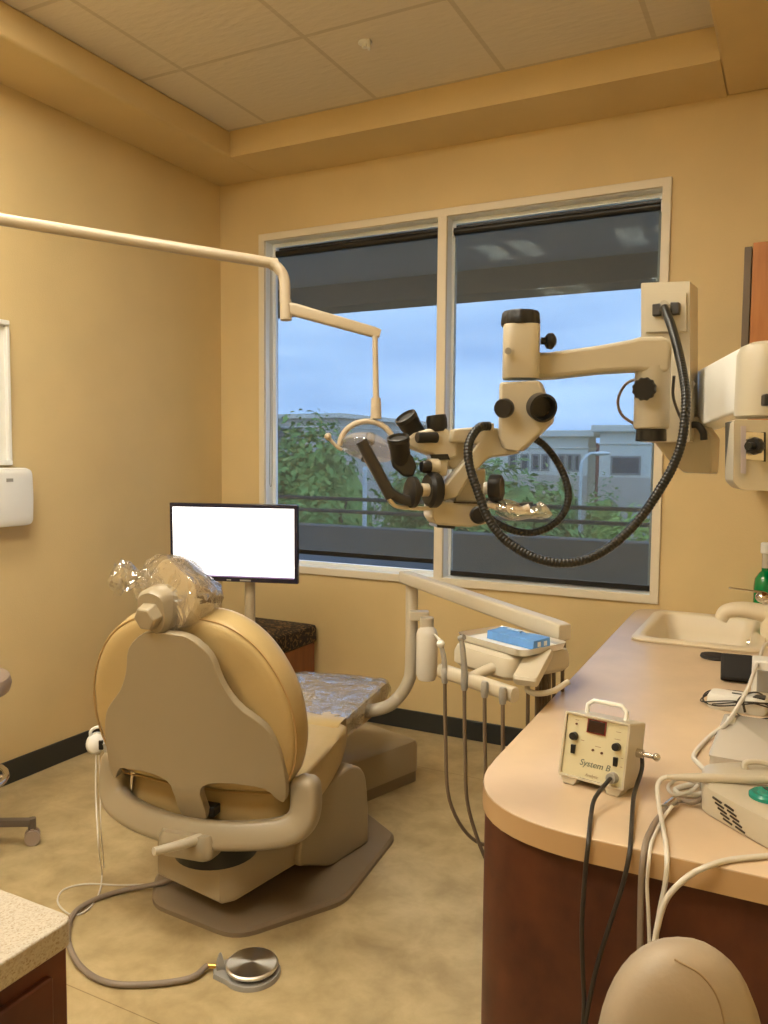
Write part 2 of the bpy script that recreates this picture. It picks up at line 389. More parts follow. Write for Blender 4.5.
# window frame, mullion, jambs, glass
win = thing('window_1', None, None, ((WX0 + WX1) / 2, .05, WZ0), kind='structure')
def frame_ring(x0, x1, z0, z1, w, y0, y1):
    m = MB(); m.holed([(x0, z0), (x1, z0), (x1, z1), (x0, z1)], [[(x0 + w, z0 + w), (x1 - w, z0 + w), (x1 - w, z1 - w), (x0 + w, z1 - w)]], y0, y1, Matrix(((1, 0, 0, 0), (0, 0, 1, 0), (0, 1, 0, 0), (0, 0, 0, 1)))); return m
frame_ring(WX0, WX1, WZ0, WZ1, .038, -.014, .004).build('window_frame', M_trim, win, bevel=.003)
frame_ring(WX0 + .013, WX1 - .013, WZ0 + .013, WZ1 - .013, .027, .004, .10).build('window_jamb', M_jamb, win, flat=True)
MX = 1.370
MB().box((MX, -.003, (WZ0 + WZ1) / 2), (.048, .018, WZ1 - WZ0 - .07)).build('mullion', M_trim, win, bevel=.003)
MB().box((MX, .045, (WZ0 + WZ1) / 2), (.046, .076, WZ1 - WZ0 - .07)).build('mullion_core', M_jamb, win)
frame_ring(WX0 + .038, MX - .02, WZ0 + .038, WZ1 - .038, .022, .066, .085).build('sash', M_jamb, win, flat=True)
frame_ring(MX + .02, WX1 - .038, WZ0 + .038, WZ1 - .038, .022, .066, .085).build('sash', M_jamb, win, flat=True)
for x0, x1 in ((WX0 + .055, MX - .035), (MX + .035, WX1 - .055)):
    MB().box(((x0 + x1) / 2, .076, (WZ0 + WZ1) / 2), (x1 - x0, .004, WZ1 - WZ0 - .1)).build('glass_pane', M_glass, win, flat=True)
# roller shades
for (x0, x1, zb, side, lb) in ((WX0 + .088, MX - .030, .868, 0, 'dark grey mesh roller shade in the left half of the window'), (MX + .046, WX1 - .047, .816, 1, 'dark grey mesh roller shade in the right half of the window')):
    sh = thing('roller_shade', lb, 'shade', ((x0 + x1) / 2, .045, zb), group='roller shades in the window')
    MB().box(((x0 + x1) / 2, .046, (zb + 2.535) / 2), (x1 - x0, .0015, 2.535 - zb)).build('shade_fabric', M_shade, sh, flat=True)
    MB().cyl((x0, .040, 2.522), (x1, .040, 2.522), .019, n=20).build('roller_tube', M_blackp, sh)
    MB().box(((x0 + x1) / 2, .05, zb + .012), (x1 - x0, .012, .026)).build('hem_bar', M_blackp, sh, bevel=.003)
    for xx in (x0 - .006, x1 + .004): MB().box((xx, .040, 2.52), (.008, .03, .05)).build('end_bracket', M_white, sh, bevel=.002)
    MB().box(((x0 + x1) / 2, .062, 2.552), (x1 - x0, .006, .012)).build('head_rail', M_blackp, sh)
    if side == 0:
        cx = x0 - .03
        MB().tube([(cx, .02, 2.51), (cx - .001, .016, 2.0), (cx, .016, 1.62), (cx - .004, .012, 1.30), (cx + .006, .014, 1.24), (cx + .012, .016, 1.32), (cx + .010, .018, 1.7), (cx + .008, .02, 2.51)], .0018, n=6).build('pull_chain', M_greyp, sh)
# sprinkler / detector head on the ceiling
sp = onz(365, 42, HT)
t = thing('sprinkler_head', 'small round white sprinkler cap on the tiled ceiling', 'sprinkler', sp)
MB().lathe([(.028, 0), (.028, -.006), (.012, -.010), (.012, -.022)], Matrix.Translation(sp), 24).build('cap', M_white, t, bevel=.001)
MB().box((sp.x + .022, sp.y - .008, sp.z - .018), (.012, .03, .034), rz=.4).build('deflector', M_white, t, bevel=.003)

# ceiling troffers (the room's own lamps, above and behind the camera's view)
M_emit = mat('fluorescent_diffuser', LAMP_COL, .5, emit=LAMP)
for i, (x, y) in enumerate(((.874, -2.35), (1.95, -2.35), (.874, -4.05), (1.95, -4.05))):
    t = thing('ceiling_light', ['recessed fluorescent ceiling light nearest the left wall and window', 'recessed fluorescent ceiling light nearest the counter and window', 'recessed fluorescent ceiling light at the left rear of the room', 'recessed fluorescent ceiling light at the right rear of the room'][i], 'ceiling light', (x, y, HT), group='recessed ceiling lights')
    m = MB(); m.holed([(x - .30, y - .30), (x + .30, y - .30), (x + .30, y + .30), (x - .30, y + .30)], [[(x - .24, y - .27), (x - .04, y - .27), (x - .04, y + .27), (x - .24, y + .27)], [(x + .04, y - .27), (x + .24, y - .27), (x + .24, y + .27), (x + .04, y + .27)]], HT - .012, HT - .0005)
    m.build('light_frame', M_white, t)
    for dx in (-.14, .14): MB().box((x + dx, y, HT - .006), (.17, .52, .008)).build('tube_diffuser', M_emit, t, flat=True)

# ================================================================== OUTSIDE
struct(MB().box((.5, 40, -4.6), (160, 120, .2)), 'ground', M_ground, flat=True)
struct(MB().box((.5, 1.12, -.1), (14, 1.9, .2)), 'balcony_floor', M_concrete, flat=True)
struct(MB().box((.5, 2.09, .365), (14, .18, .93)), 'balcony_parapet', M_concrete, bevel=.01)
struct(MB().box((.5, 1.3, 2.90), (14, 2.25, .2)), 'overhang_ceiling', M_ohc, flat=True)
struct(MB().box((.5, 2.15, 2.865), (14, .3, .49)), 'overhang_beam', M_beam, bevel=.01)
rt = thing('balcony_railing', 'dark metal railing of two bars on the grey balcony parapet', 'railing', (.5, 2.05, .83))
for z in (.955, 1.058):
    MB().tube([(-6, 2.05, z), (7, 2.05, z)], .016, n=10, smooth=False).build('rail', M_rail, rt)
for x in (-4.1, -2.0, 2.75, 4.9):
    MB().box((x, 2.05, .945), (.03, .03, .235)).build('rail_post', M_rail, rt, bevel=.003)
def building(name, lb, x0, x1, y0, y1, h, mt, wins, cap=True):
    t = thing(name, lb, 'building', ((x0 + x1) / 2, (y0 + y1) / 2, -4.5), group='office blocks across the street')
    MB().box(((x0 + x1) / 2, (y0 + y1) / 2, (h - 4.5) / 2), (x1 - x0, y1 - y0, h + 4.5)).build('wall', mt, t)
    if cap: MB().box(((x0 + x1) / 2, (y0 + y1) / 2, h + .1), (x1 - x0 + .6, y1 - y0 + .6, .28)).box(((x0 + x1) / 2, (y0 + y1) / 2, h - .52), (x1 - x0 + .12, y1 - y0 + .12, .08)).build('cornice', M_bldg, t, bevel=.03)
    for (wx, wz, ww, wh) in wins:
        f = frame_ring(wx - ww / 2 - .06, wx + ww / 2 + .06, wz - wh / 2 - .06, wz + wh / 2 + .06, .08, y0 - .05, y0 + .02).build('window', M_greyp, t)
        MB().box((wx, y0 - .01, wz), (ww, .03, wh)).build('pane', M_bwin, f, flat=True)
    return t
def bx(px, Y): return ony(px, 450, Y).x
def bz(py, Y, px=600): return ony(px, py, Y).z
M_stone = mat('pinkish_stone', (.62, .52, .42), .85, noise_amt=.05, noise_scale=1)
w0_, w1_ = bx(612.5, 30), bx(640, 30)
b1 = building('office_building', 'pale office block with one wide dark window, right of the street lamp', bx(599.5, 30), 3.5, 30, 44, bz(431, 30, 620), M_bldg, [((w0_ + w1_) / 2, bz(465.5, 30, 626), w1_ - w0_, 1.0 * (bz(457.5, 30) - bz(473.5, 30))), (1.4, .8, 1.2, .6), (-3.2, -2.6, 1.1, .8)])
MB().box(((bx(599.5, 30) + 3.5) / 2, 29.99, (bz(477, 30) - 4.5) / 2), (3.5 - bx(599.5, 30) + .02, .1, bz(477, 30) + 4.5)).build('stone_facing', M_stone, b1)
wl = [((bx(a_, 31) + bx(b_, 31)) / 2, bz(462.5, 31, 550), bx(b_, 31) - bx(a_, 31), bz(455, 31) - bz(470, 31)) for a_, b_ in ((522, 528), (533, 539), (543, 548.5), (559.5, 564.5), (568, 572.5), (575.5, 579.5), (510, 516))]
b2 = building('office_building', 'pale office block with a row of narrow dark windows, left of the street lamp', -13.5, bx(588, 31), 31, 32.5, bz(436, 31, 570), M_bldg, wl + [(bx(560, 31), bz(486, 31, 560), .5, .5)])
MB().box(((-13.5 + bx(588, 31)) / 2, 30.99, (bz(476, 31) - 4.5) / 2), (bx(588, 31) + 13.5 + .02, .1, bz(476, 31) + 4.5)).build('stone_facing', M_stone, b2)
building('office_building', 'long low grey building behind the big green tree', -34, bx(338, 37), 37, 50, bz(418, 37, 300), M_bldg2, [(x, bz(433, 37, 300), .8, .7) for x in (-32.5, -31, -29.5, -28, -26.5, -25, -23.8)])
bt_ = bx(594.5, 60)
building('brick_tower', 'small dark red brick block seen between the two pale office blocks', bt_ - 1.2, bt_ + 1.2, 60, 63, bz(443, 60, 595), M_redroof, [], cap=False)

def foliage(mb, c, rad, n, ls, seed):
    rnd = random.Random(seed)
    blobs = [(Vector((c[0], c[1], c[2])), 1.0)]
    for k in range(9):
        v = Vector((rnd.uniform(-1, 1), rnd.uniform(-1, 1), rnd.uniform(-.8, 1))).normalized()
        blobs.append((Vector((c[0] + v.x * rad[0] * .62, c[1] + v.y * rad[1] * .62, c[2] + v.z * rad[2] * .6)), rnd.uniform(.38, .58)))
    for i in range(n):
        bc, sc = rnd.choice(blobs)
        v = Vector((rnd.gauss(0, 1), rnd.gauss(0, 1), rnd.gauss(0, 1))).normalized() * (rnd.uniform(.55, 1.05))
        p = bc + Vector((v.x * rad[0] * sc, v.y * rad[1] * sc, v.z * rad[2] * sc))
        nn = (v + Vector((rnd.uniform(-.7, .7), rnd.uniform(-.7, .7), rnd.uniform(-.3, .9)))).normalized()
        A = axmat(p, nn, (rnd.uniform(-1, 1), rnd.uniform(-1, 1), rnd.uniform(-1, 1) + .01)); s_ = ls * rnd.uniform(.6, 1.3)
        q = [A @ Vector(k) for k in ((-s_, 0, 0), (0, -s_ * .5, s_ * .1), (s_, 0, 0), (0, s_ * .5, s_ * .1))]
        mb.b.faces.new([mb.b.verts.new(k) for k in q])
def tree(lb, x, y, r, ztop, zbot, n, ls, seed, m, name='tree', cat='tree', group='trees and bushes outside'):
    t = thing(name, lb, cat, (x, y, -4.5), group=group)
    cz = (ztop + zbot) / 2; rz = (ztop - zbot) / 2
    m_ = MB(); foliage(m_, (x, y, cz), (r, r, rz), int(n * 5), ls * .62, seed); m_.build('foliage', m, t, flat=True)
    # a dense inner crown stops the view through the loose leaves
    c = MB(); c.sphere((x, y, cz), (r * .64, r * .64, rz * .72), 32)
    for v in c.b.verts:
        d = v.co - Vector((x, y, cz)); v.co += d * (.22 * noise.noise(v.co * .9) + .12 * noise.noise(v.co * 3.1))
    c.build('inner_crown', m, t)
    tr = MB(); tr.tube([(x, y, -4.5), (x + .1, y, -2.5), (x, y + .1, cz)], lambda q: .28 * (1 - .5 * q), n=8)
    for k in range(4):
        an = k * 1.6 + seed; tr.tube([(x, y, cz - rz * .7), (x + math.cos(an) * r * .4, y + math.sin(an) * r * .4, cz), (x + math.cos(an) * r * .6, y + math.sin(an) * r * .6, cz + rz * .4)], .07, n=6)
    tr.build('trunk', M_bark, t)
tree('large bushy green tree behind the railing, seen left of the window mullion', -8.4, 14.6, 2.35, 2.2, -4.0, 2600, .20, 1, M_leaf)
tree('green tree behind the railing, seen against the leftmost window edge', -15.5, 21.5, 3.2, 1.9, -4.2, 1800, .24, 2, M_leaf)
tree('green tree behind the railing, seen just left of the window mullion', -7.2, 20.2, 2.4, 1.5, -4.2, 1800, .20, 3, M_leaf)
tree('green tree behind the railing, seen below the microscope head right of the mullion', -3.45, 15.6, 1.9, 1.45, -4.2, 2200, .20, 4, M_leaf)
tree('light green tree behind the railing, nearest the right window edge', .3, 15.2, 1.75, .35, -4.2, 1800, .16, 5, M_leafl)
tree('low yellow-green bush in front of the narrow-windowed office block', -5.6, 25.0, 1.5, -1.0, -4.4, 1200, .18, 6, M_leafl, 'bush', 'bush')
tree('thin dark green tree right of the street lamp', -2.3, 21.5, .7, .95, -3.8, 700, .14, 7, M_leaf)
tree('thin dark green tree left of the street lamp', -5.1, 28.0, .5, 1.2, -3.6, 600, .14, 8, M_leaf)
tree('low yellow-green bush at the foot of the street lamp', -.75, 18.2, 1.2, -.6, -4.4, 1200, .17, 9, M_leafl, 'bush', 'bush')
# street lamp with curved arm and a straight pale pole
b0 = at(581, 470, 25.5); e0 = at(599, 453, 25.5)
t = thing('street_lamp', 'pale curved-arm street lamp in front of the office blocks', 'street lamp', (b0.x, b0.y, -4.5))
MB().tube([(b0.x, b0.y, -4.5), (b0.x, b0.y, -1), tuple(b0), tuple(at(584, 460, 25.5)), tuple(at(590, 454, 25.5)), tuple(e0)], .05, n=10).build('pole', M_lpost, t)
MB().sphere(tuple(at(601, 453.5, 25.5)), (.30, .16, .07), 12).build('lamp_head', M_lpost, t)
b0 = at(365, 470, 12)
t = thing('light_pole', 'thin pale straight pole in front of the large green tree', 'pole', (b0.x, b0.y, -4.5))
MB().cyl((b0.x, b0.y, -4.5), (b0.x, b0.y, b0.z), .036, .032, 12).build('pole', M_lpost, t)
MB().cyl((b0.x, b0.y, b0.z), (b0.x, b0.y, b0.z + .05), .045, .02, 12).build('finial', M_lpost, t)

# ================================================================== RIGHT COUNTER
CZ = .745
CO = [(2.350, -.004), (XR - .004, -.004), (XR - .004, -2.335), (2.396, -2.335)]
co = rounded_poly(CO, [.10, 0, 0, .27], 12)
sinkhole = rounded_poly([(2.475, -.105), (2.845, -.105), (2.845, -.655), (2.475, -.655)], .05, 5)
ct = MB().holed(co, [sinkhole], CZ - .045, CZ).build('countertop', M_lam, bevel=.003, label='long beige laminate countertop with a rounded corner, on the cherry cabinet', cat='countertop')
eb = MB()
band = co[14:] + co[:13]
vs_ = []
for k, p in enumerate(band):      # the edge band stands 1.5 mm proud of the laminate's edge
    q_ = band[min(k + 1, len(band) - 1)]; o_ = band[max(k - 1, 0)]; d_ = Vector((q_[0] - o_[0], q_[1] - o_[1])).normalized()
    vs_.append((p[0] - abs(d_.y) * .0015, p[1] - (abs(d_.x) * .0015 if p[1] < -1 else 0)))
rs = [[(p[0], p[1], CZ - .002) for p in vs_], [(p[0], p[1], CZ - .045) for p in vs_]]
eb.rings(rs, closed=False, cap=False).build('edge_band', M_lamedge, ct, label='tan edge band')
cab = thing('base_cabinet', 'dark cherry wood base cabinet under the long beige countertop', 'cabinet', (2.8, -1.2, 0))
cabo = rounded_poly([(2.415, -.012), (XR - .012, -.012), (XR - .012, -2.305), (2.416, -2.300)], [0, 0, 0, .15], 8)
cm = MB(); cm.holed(cabo, [rounded_poly([(2.462, -.09), (2.86, -.09), (2.86, -.67), (2.462, -.67)], .05, 5)], .10, CZ - .0455)
cm.build('cabinet_body', M_redwood, cab)
MB().prism([(p[0] + (.04 if p[0] < 2.8 else 0), p[1] + (.05 if p[1] < -1 else 0)) for p in cabo], 0, .10).build('toe_kick', M_base, cab)
for y in (-.45, -1.05, -1.65):
    d = MB().box((2.424, y, .40), (.012, .56, .54)).build('cabinet_door', M_redwood, cab, bevel=.003)
    MB().tube([(2.418, y + .2, .60), (2.395, y + .2, .60), (2.395, y + .2, .50), (2.418, y + .2, .50)], .004, n=8, smooth=False).build('door_handle', M_metal, d)
# sink
sk = thing('sink', 'cream porcelain drop-in sink in the far end of the countertop', 'sink', (2.66, -.38, CZ))
rim = rounded_poly([(2.437, -.078), (2.885, -.078), (2.885, -.70), (2.437, -.70)], .06, 6)
n6 = rounded_poly([(2.485, -.115), (2.835, -.115), (2.835, -.645), (2.485, -.645)], .06, 6)
def lerp_poly(a, b, t): return [(p[0] + (q[0] - p[0]) * t, p[1] + (q[1] - p[1]) * t) for p, q in zip(a, b)]
bot = rounded_poly([(2.53, -.17), (2.79, -.17), (2.79, -.59), (2.53, -.59)], .05, 6)
m = MB(); lv = [(rim, CZ + .001), (rim, CZ + .008), (lerp_poly(rim, n6, .25), CZ + .014), (lerp_poly(rim, n6, .8), CZ + .013), (n6, CZ + .004), (lerp_poly(n6, bot, .25), CZ - .06), (lerp_poly(n6, bot, .7), CZ - .135), (bot, CZ - .15)]
m.rings([[(p[0], p[1], z) for p in L] for L, z in lv], cap=False)
vb = m._v([(p[0], p[1], CZ - .15) for p in bot]); m.b.faces.new(vb)
bmesh.ops.remove_doubles(m.b, verts=m.b.verts, dist=1e-5)
o = m.build('basin', M_sink, sk, angle=60)
md = o.modifiers.new('solid', 'SOLIDIFY'); md.thickness = .006; md.offset = -1 
MB().lathe([(.022, 0), (.022, .003), (.010, .004)], Matrix.Translation((2.66, -.38, CZ - .149)), 24).build('drain', M_chrome, sk)
MB().cyl((2.832, -.36, CZ - .035), (2.822, -.36, CZ - .037), .013, n=16).build('overflow_hole', M_chrome, sk)
# faucet
fc = thing('faucet', 'cream faucet with a chrome ball-shaped lever handle behind the sink', 'faucet', (2.93, -.40, CZ))
MB().pad(rounded_poly([(2.895, -.52), (2.975, -.52), (2.975, -.30), (2.895, -.30)], .03, 5), [(1, CZ), (1, CZ + .02), (.93, CZ + .03)]).build('base_plate', M_sink, fc)
MB().lathe([(.050, .0), (.050, .05), (.049, .115), (.046, .128), (.036, .133)], Matrix.Translation((2.915, -.41, CZ))).build('body', M_sink, fc)
MB().tube([(2.915, -.41, CZ + .085), (2.85, -.42, CZ + .100), (2.79, -.43, CZ + .104), (2.745, -.435, CZ + .092), (2.728, -.436, CZ + .060)], lambda t: .036 - .012 * t, n=16).build('spout', M_sink, fc)
hh = Vector((2.87, -.43, CZ + .158))
MB().sphere(tuple(hh), (.026, .026, .022), 18).cyl(tuple(hh + Vector((.02, .01, -.035))), tuple(hh), .014, n=14).build('handle_ball', M_chrome, fc)
MB().cyl(tuple(hh + Vector((0, 0, .018))), tuple(at(730, 588, 2.98)), .0045, .0035, 10).sphere(tuple(at(730, 588, 2.98)), .005, 8).build('lever', M_chrome, fc)
# soap bottle
bx, by = 2.865, -.07
MB_NECK = [(.014, .222), (.013, .26), (.015, .286)]
bt = thing('soap_bottle', 'green liquid soap bottle with a white cap by the back wall beyond the faucet', 'bottle', (bx, by, CZ))
MB().lathe([(.034, 0), (.040, .006), (.042, .05), (.042, .15), (.038, .18), (.022, .205), (.014, .212), (.014, .225)], Matrix.Translation((bx, by, CZ)), 28).build('bottle_body', M_green, bt, label='green')
MB().lathe(MB_NECK, Matrix.Translation((bx, by, CZ)), 20).build('neck', M_clearbox, bt)
MB().lathe([(.018, .285), (.021, .288), (.021, .325), (.017, .330)], Matrix.Translation((bx, by, CZ)), 24).build('cap', M_white, bt, label='white')
# black foam pad and disc
p = Vector((2.745, -.83, CZ))
MB().lathe([(.040, 0), (.043, .004), (.041, .012), (.02, .014)], Matrix.Translation(p) @ Matrix.Diagonal((1.15, 1, 1, 1)), 28).build('rubber_disc', M_teldark, label='flat dark round rubber disc on the counter in front of the sink', cat='disc')
MB(Matrix.Translation((2.826, -1.10, CZ + .0395)) @ Matrix.Rotation(R(6), 4, 'Z') @ Matrix.Rotation(R(-24), 4, 'X')).box((0, 0, 0), (.088, .05, .078)).build('cushion_wedge', M_teldark, bevel=.006, label='black foam block standing on the counter between sink and white charger', cat='foam block')
# small white box with window
wb = thing('charging_cradle', 'white square cradle with a grey front panel at the right picture edge', 'charger', (2.915, -1.24, CZ))
Mw = Matrix.Translation((2.918, -1.235, CZ)) @ Matrix.Rotation(R(4), 4, 'Z')
MB(Mw).box((0, 0, .055), (.088, .07, .108)).build('housing', M_white, wb, bevel=.005)
MB(Mw).box((0, -.037, .052), (.064, .006, .062)).build('front_panel', M_greyp, wb, bevel=.002, label='grey')
# white handheld device wrapped in cord
dv = thing('handheld_device', 'small white rounded device wrapped in its thin black cord', 'device', (2.845, -1.40, CZ))
Md = Matrix.Translation((2.848, -1.40, CZ)) @ Matrix.Rotation(R(-4), 4, 'Z')
MB(Md).pad(rounded_poly([(-.075, -.036), (.075, -.036), (.075, .036), (-.075, .036)], .022, 4), [(.93, 0), (1, .006), (1, .030), (.92, .040), (.6, .043)]).build('housing', M_white, dv)
MB(Md).pad(rounded_poly([(.036, -.020), (.068, -.020), (.068, .018), (.046, .018)], .006, 3), [(1, .040), (.95, .0445)]).build('window', M_blackp, dv)
MB(Md).box((-.002, -.006, .0435), (.024, .006, .003)).build('label_mark', M_blackp, dv)
cpts = []
for k in range(60):
    a_ = k / 60 * 2 * math.pi * 3; q = 1 + .05 * math.sin(a_ * .37)
    cpts.append((math.cos(a_) * .090 * q, math.sin(a_) * .047 * q, .010 + .026 * math.sin(k * .3) ** 2))
m = MB(Md).tube(cpts, .0019, n=6, k=2); 
m.tube([(.025, -.048, .008), (.018, -.040, .036), (.02, 0, .047), (.016, .038, .036), (.02, .046, .008)], .0035, n=6)
m.tube([(.0, -.048, .010), (.008, -.038, .040), (.03, .0, .049), (.05, .036, .042), (.07, .05, .02), (.085, .05, .01)], .0025, n=6)
m.tube([(.0, -.042, .004), (.02, -.07, .003), (.06, -.07, .003), (.09, -.04, .004)], .0019, n=6)
m.build('cord', M_blkcord, dv)
# frosted organiser box
cb = thing('organiser_box', 'frosted clear plastic box with a small white label, on the counter', 'plastic box', (2.91, -1.70, CZ))
Mc = Matrix.Translation((2.918, -1.70, CZ)) @ Matrix.Rotation(R(-1.5), 4, 'Z')
m = MB(Mc); m.holed(rounded_poly([(-.095, -.165), (.095, -.165), (.095, .165), (-.095, .165)], .012, 4), [rounded_poly([(-.092, -.162), (.092, -.162), (.092, .162), (-.092, .162)], .010, 4)], 0.001, .018)
m.box((0, 0, .0015), (.186, .325, .002)).box((0, .02, .009), (.184, .002, .015)).box((0, -.07, .009), (.184, .002, .015)).build('box_tray', M_clearbox, cb)
MB(Mc).pad(rounded_poly([(-.097, -.167), (.097, -.167), (.097, .167), (-.097, .167)], .012, 4), [(1, .0185), (1, .022), (.98, .0235)]).box((0, .165, .016), (.04, .004, .012)).build('lid', M_clearbox, cb)
MB(Mc).box((-.077, .105, .0242), (.020, .062, .0008)).build('sticker', M_white, cb, label='white sticker')

# endodontic heat source box
sb = thing('heat_source_unit', 'cream control box with black knobs, red display and carry handle on the counter', 'control unit', (2.63, -2.08, CZ))
A0 = Vector((2.552, -2.108, CZ + .016))
Ms = Matrix.Translation((2.617, -2.128, CZ + .016)) @ Matrix.Rotation(R(-10), 4, 'Z') @ Matrix.Rotation(R(-13), 4, 'X')   # x right, y back, z up, leaned back on its front feet
w2, hgt, dep = .070, .132, .092
m = MB(Ms); m.holed(rounded_poly([(-w2, 0), (w2, 0), (w2, hgt), (-w2, hgt)], .006, 3), [rounded_poly([(-w2 + .005, .005), (w2 - .005, .005), (w2 - .005, hgt - .005), (-w2 + .005, hgt - .005)], .004, 3)], 0, -dep, Matrix(((1, 0, 0, 0), (0, 0, -1, 0), (0, 1, 0, 0), (0, 0, 0, 1))))
m.build('housing', M_cream, sb, bevel=.001)
face = MB(Ms).box((0, .007, hgt / 2), (2 * w2 - .011, .004, hgt - .011)).build('front_panel', M_panel, sb)
MB(Ms).box((0, dep - .01, hgt / 2), (2 * w2 - .011, .004, hgt - .011)).build('back_panel', M_panel, sb)
FY = .005
def fpt(u, v): return (-w2 + .002 + u * (2 * w2 - .004), FY, v * hgt)  # u right, v up on face
MB(Ms).box((*fpt(.50, .845)[:1], FY - .001, .845 * hgt), (.036, .004, .024)).build('display', M_disp, sb, bevel=.001)
frm = MB(Ms); frm.holed([(-.020, .845 * hgt - .014), (.020, .845 * hgt - .014), (.020, .845 * hgt + .014), (-.020, .845 * hgt + .014)], [[(-.018, .845 * hgt - .012), (.018, .845 * hgt - .012), (.018, .845 * hgt + .012), (-.018, .845 * hgt + .012)]], 0, .003, Matrix(((1, 0, 0, 0), (0, 0, -1, FY), (0, 1, 0, 0), (0, 0, 0, 1))))
frm.build('display_bezel', mat('dark_red_bezel', (.16, .015, .01), .4), sb)
for u, v in ((.17, .64), (.84, .62)):
    p = fpt(u, v); MB(Ms).cyl((p[0], FY, p[2]), (p[0], FY - .014, p[2]), .0085, .0075, 20).build('knob', M_knob, sb, bevel=.001)
for u, v in ((.17, .44), (.84, .40)):
    p = fpt(u, v); MB(Ms).box((p[0], FY - .002, p[2]), (.009, .006, .018), rx=.15).build('rocker_switch', M_blackp, sb, bevel=.001)
for u, v, r_ in ((.18, .83, .0022), (.48, .49, .0026), (.62, .475, .0026)):
    p = fpt(u, v); MB(Ms).cyl((p[0], FY + .001, p[2]), (p[0], FY - .003, p[2]), r_, n=12).build('indicator', mat('dark_indicator', (.10, .03, .015), .3), sb)
Mt = Ms @ Matrix(((1, 0, 0, .004), (0, 0, -1, FY - .0003), (0, 1, 0, .27 * hgt), (0, 0, 0, 1)))
M_ink = mat('grey_green_ink', (.10, .13, .12), .5); M_ink2 = mat('pale_brown_ink', (.32, .24, .16), .5)
text(None, 'System B', .0175, Mt, M_ink, sb, shear=.25)
text(None, 'Analytic', .0085, Ms @ Matrix(((1, 0, 0, .0), (0, 0, -1, FY - .0003), (0, 1, 0, .10 * hgt), (0, 0, 0, 1))), M_ink2, sb, shear=.2)
m = MB(Ms)
for u, v, w_ in ((.18, .89, .008), (.84, .84, .010), (.83, .73, .012), (.55, .555, .012), (.30, .60, .008), (.93, .47, .005), (.93, .34, .005)):
    p = fpt(u, v); m.box((p[0], FY + .001, p[2]), (w_, .003, .0012))
m.build('printed_marks', M_ink2, sb)
m = MB(Ms)
hw = .042; m.tube([(-hw, .05, hgt - .002), (-hw, .05, hgt + .018), (-hw + .012, .05, hgt + .028), (hw - .012, .05, hgt + .028), (hw, .05, hgt + .018), (hw, .05, hgt - .002)], .0048, n=10, smooth=False)
m.build('carry_handle', M_white, sb, label='pale grey carry handle')
for x in (-.047, .047):
    MB(Ms).prism([(x - .012, -.014), (x + .012, -.014), (x + .019, .001), (x - .019, .001)], -.004, -.038, Matrix(((1, 0, 0, 0), (0, 0, -1, 0), (0, 1, 0, 0), (0, 0, 0, 1)))).build('foot', M_cream, sb, bevel=.002)
    MB(Ms).box((x, .02, -.0175), (.016, .016, .008)).build('rubber_foot', M_rubber, sb)
# back feet rest flat on the counter
for x in (-.05, .05):
    q = Ms @ Vector((x, dep - .02, 0)); MB().cyl((q.x, q.y, CZ), (q.x, q.y, max(q.z + .004, CZ + .005)), .007, n=12).build('rear_foot', M_rubber, sb)
p = fpt(.83, .155); c0 = Ms @ Vector((p[0], FY, p[2])); c1 = Ms @ Vector((p[0], FY - .016, p[2]))
MB().cyl(c0, c1, .0115, .010, 20).build('front_connector', M_greyp, sb)
c2 = Ms @ Vector((w2, .055, hgt * .55)); xr = (Ms.to_3x3() @ Vector((1, 0, 0)))
MB().cyl(c2, c2 + xr * .014, .009, n=16).cyl(c2 + xr * .014, c2 + xr * .035, .005, n=12).sphere(tuple(c2 + xr * .04), .008, 12).build('side_connector', M_metal, sb)
def hang(top, side, r_, h=.0):
    "points lying on the countertop (px, py, height) followed by points hanging against the cabinet side"
    return [onz(a_, b_, CZ + r_ + c_) for a_, b_, c_ in top] + [ony(a_, b_, -2.3375 - r_ - h) for a_, b_ in side]
MB().tube([c1, c1 + (c1 - c0).normalized() * .012 + Vector((0, 0, -.004))] + hang([(595, 798, .02), (591, 815, .004), (589.5, 830, .002)], [(588, 846), (585, 875), (582, 920), (582, 945), (583, 975), (584, 1010), (580, 1060)], .0042, .003), .0042, n=10).build('front_cord', M_blkcord, sb)
MB().tube([c2 + xr * .010, c2 + xr * .012 + Vector((0, -.004, -.03))] + hang([(634, 795, .012), (632, 820, .003), (631, 836, .002)], [(629, 856), (622, 887), (608, 930), (596, 970), (586, 1020), (583, 1060)], .0042, .004), .0042, n=10).build('side_cord', M_blkcord, sb)

# ultrasonic scaler at the right edge
us = thing('ultrasonic_scaler', 'cream vented scaler unit with a teal dial at the right picture edge', 'scaler', (2.93, -2.12, CZ))
so = rounded_poly([(2.815, -2.00), (2.830, -2.128), (2.945, -2.232), (3.04, -2.275), (3.09, -2.10), (3.05, -1.96), (2.90, -1.94)], .022, 5)
MB().pad(so, [(.96, CZ), (1, CZ + .004), (1.0, CZ + .036), (.96, CZ + .050), (.88, CZ + .056), (.5, CZ + .059)]).build('housing', M_cream, us)
ven = MB(); pa, pb = Vector((2.830, -2.128)), Vector((2.945, -2.232)); dr = (pb - pa).normalized(); nn = Vector((dr.y, -dr.x)) * -1
if nn.x > 0: nn = -nn
for k in range(5):
    for j in range(2):
        c = pa + dr * (.038 + j * .030 + k * .007)
        ven.box((c.x + nn.x * .0003, c.y + nn.y * .0003, CZ + .040 - k * .0072 - j * .002), (.022, .0030, .0030), rz=math.atan2(dr.y, dr.x), ry=.12)
ven.build('vent_slots', M_dark, us)
MB().lathe([(.032, 0), (.032, .006), (.027, .010), (.018, .009), (.016, .013), (.002, .014)], Matrix.Translation((2.942, -2.142, CZ + .0575)), 32).build('dial', M_teal, us, label='teal dial')
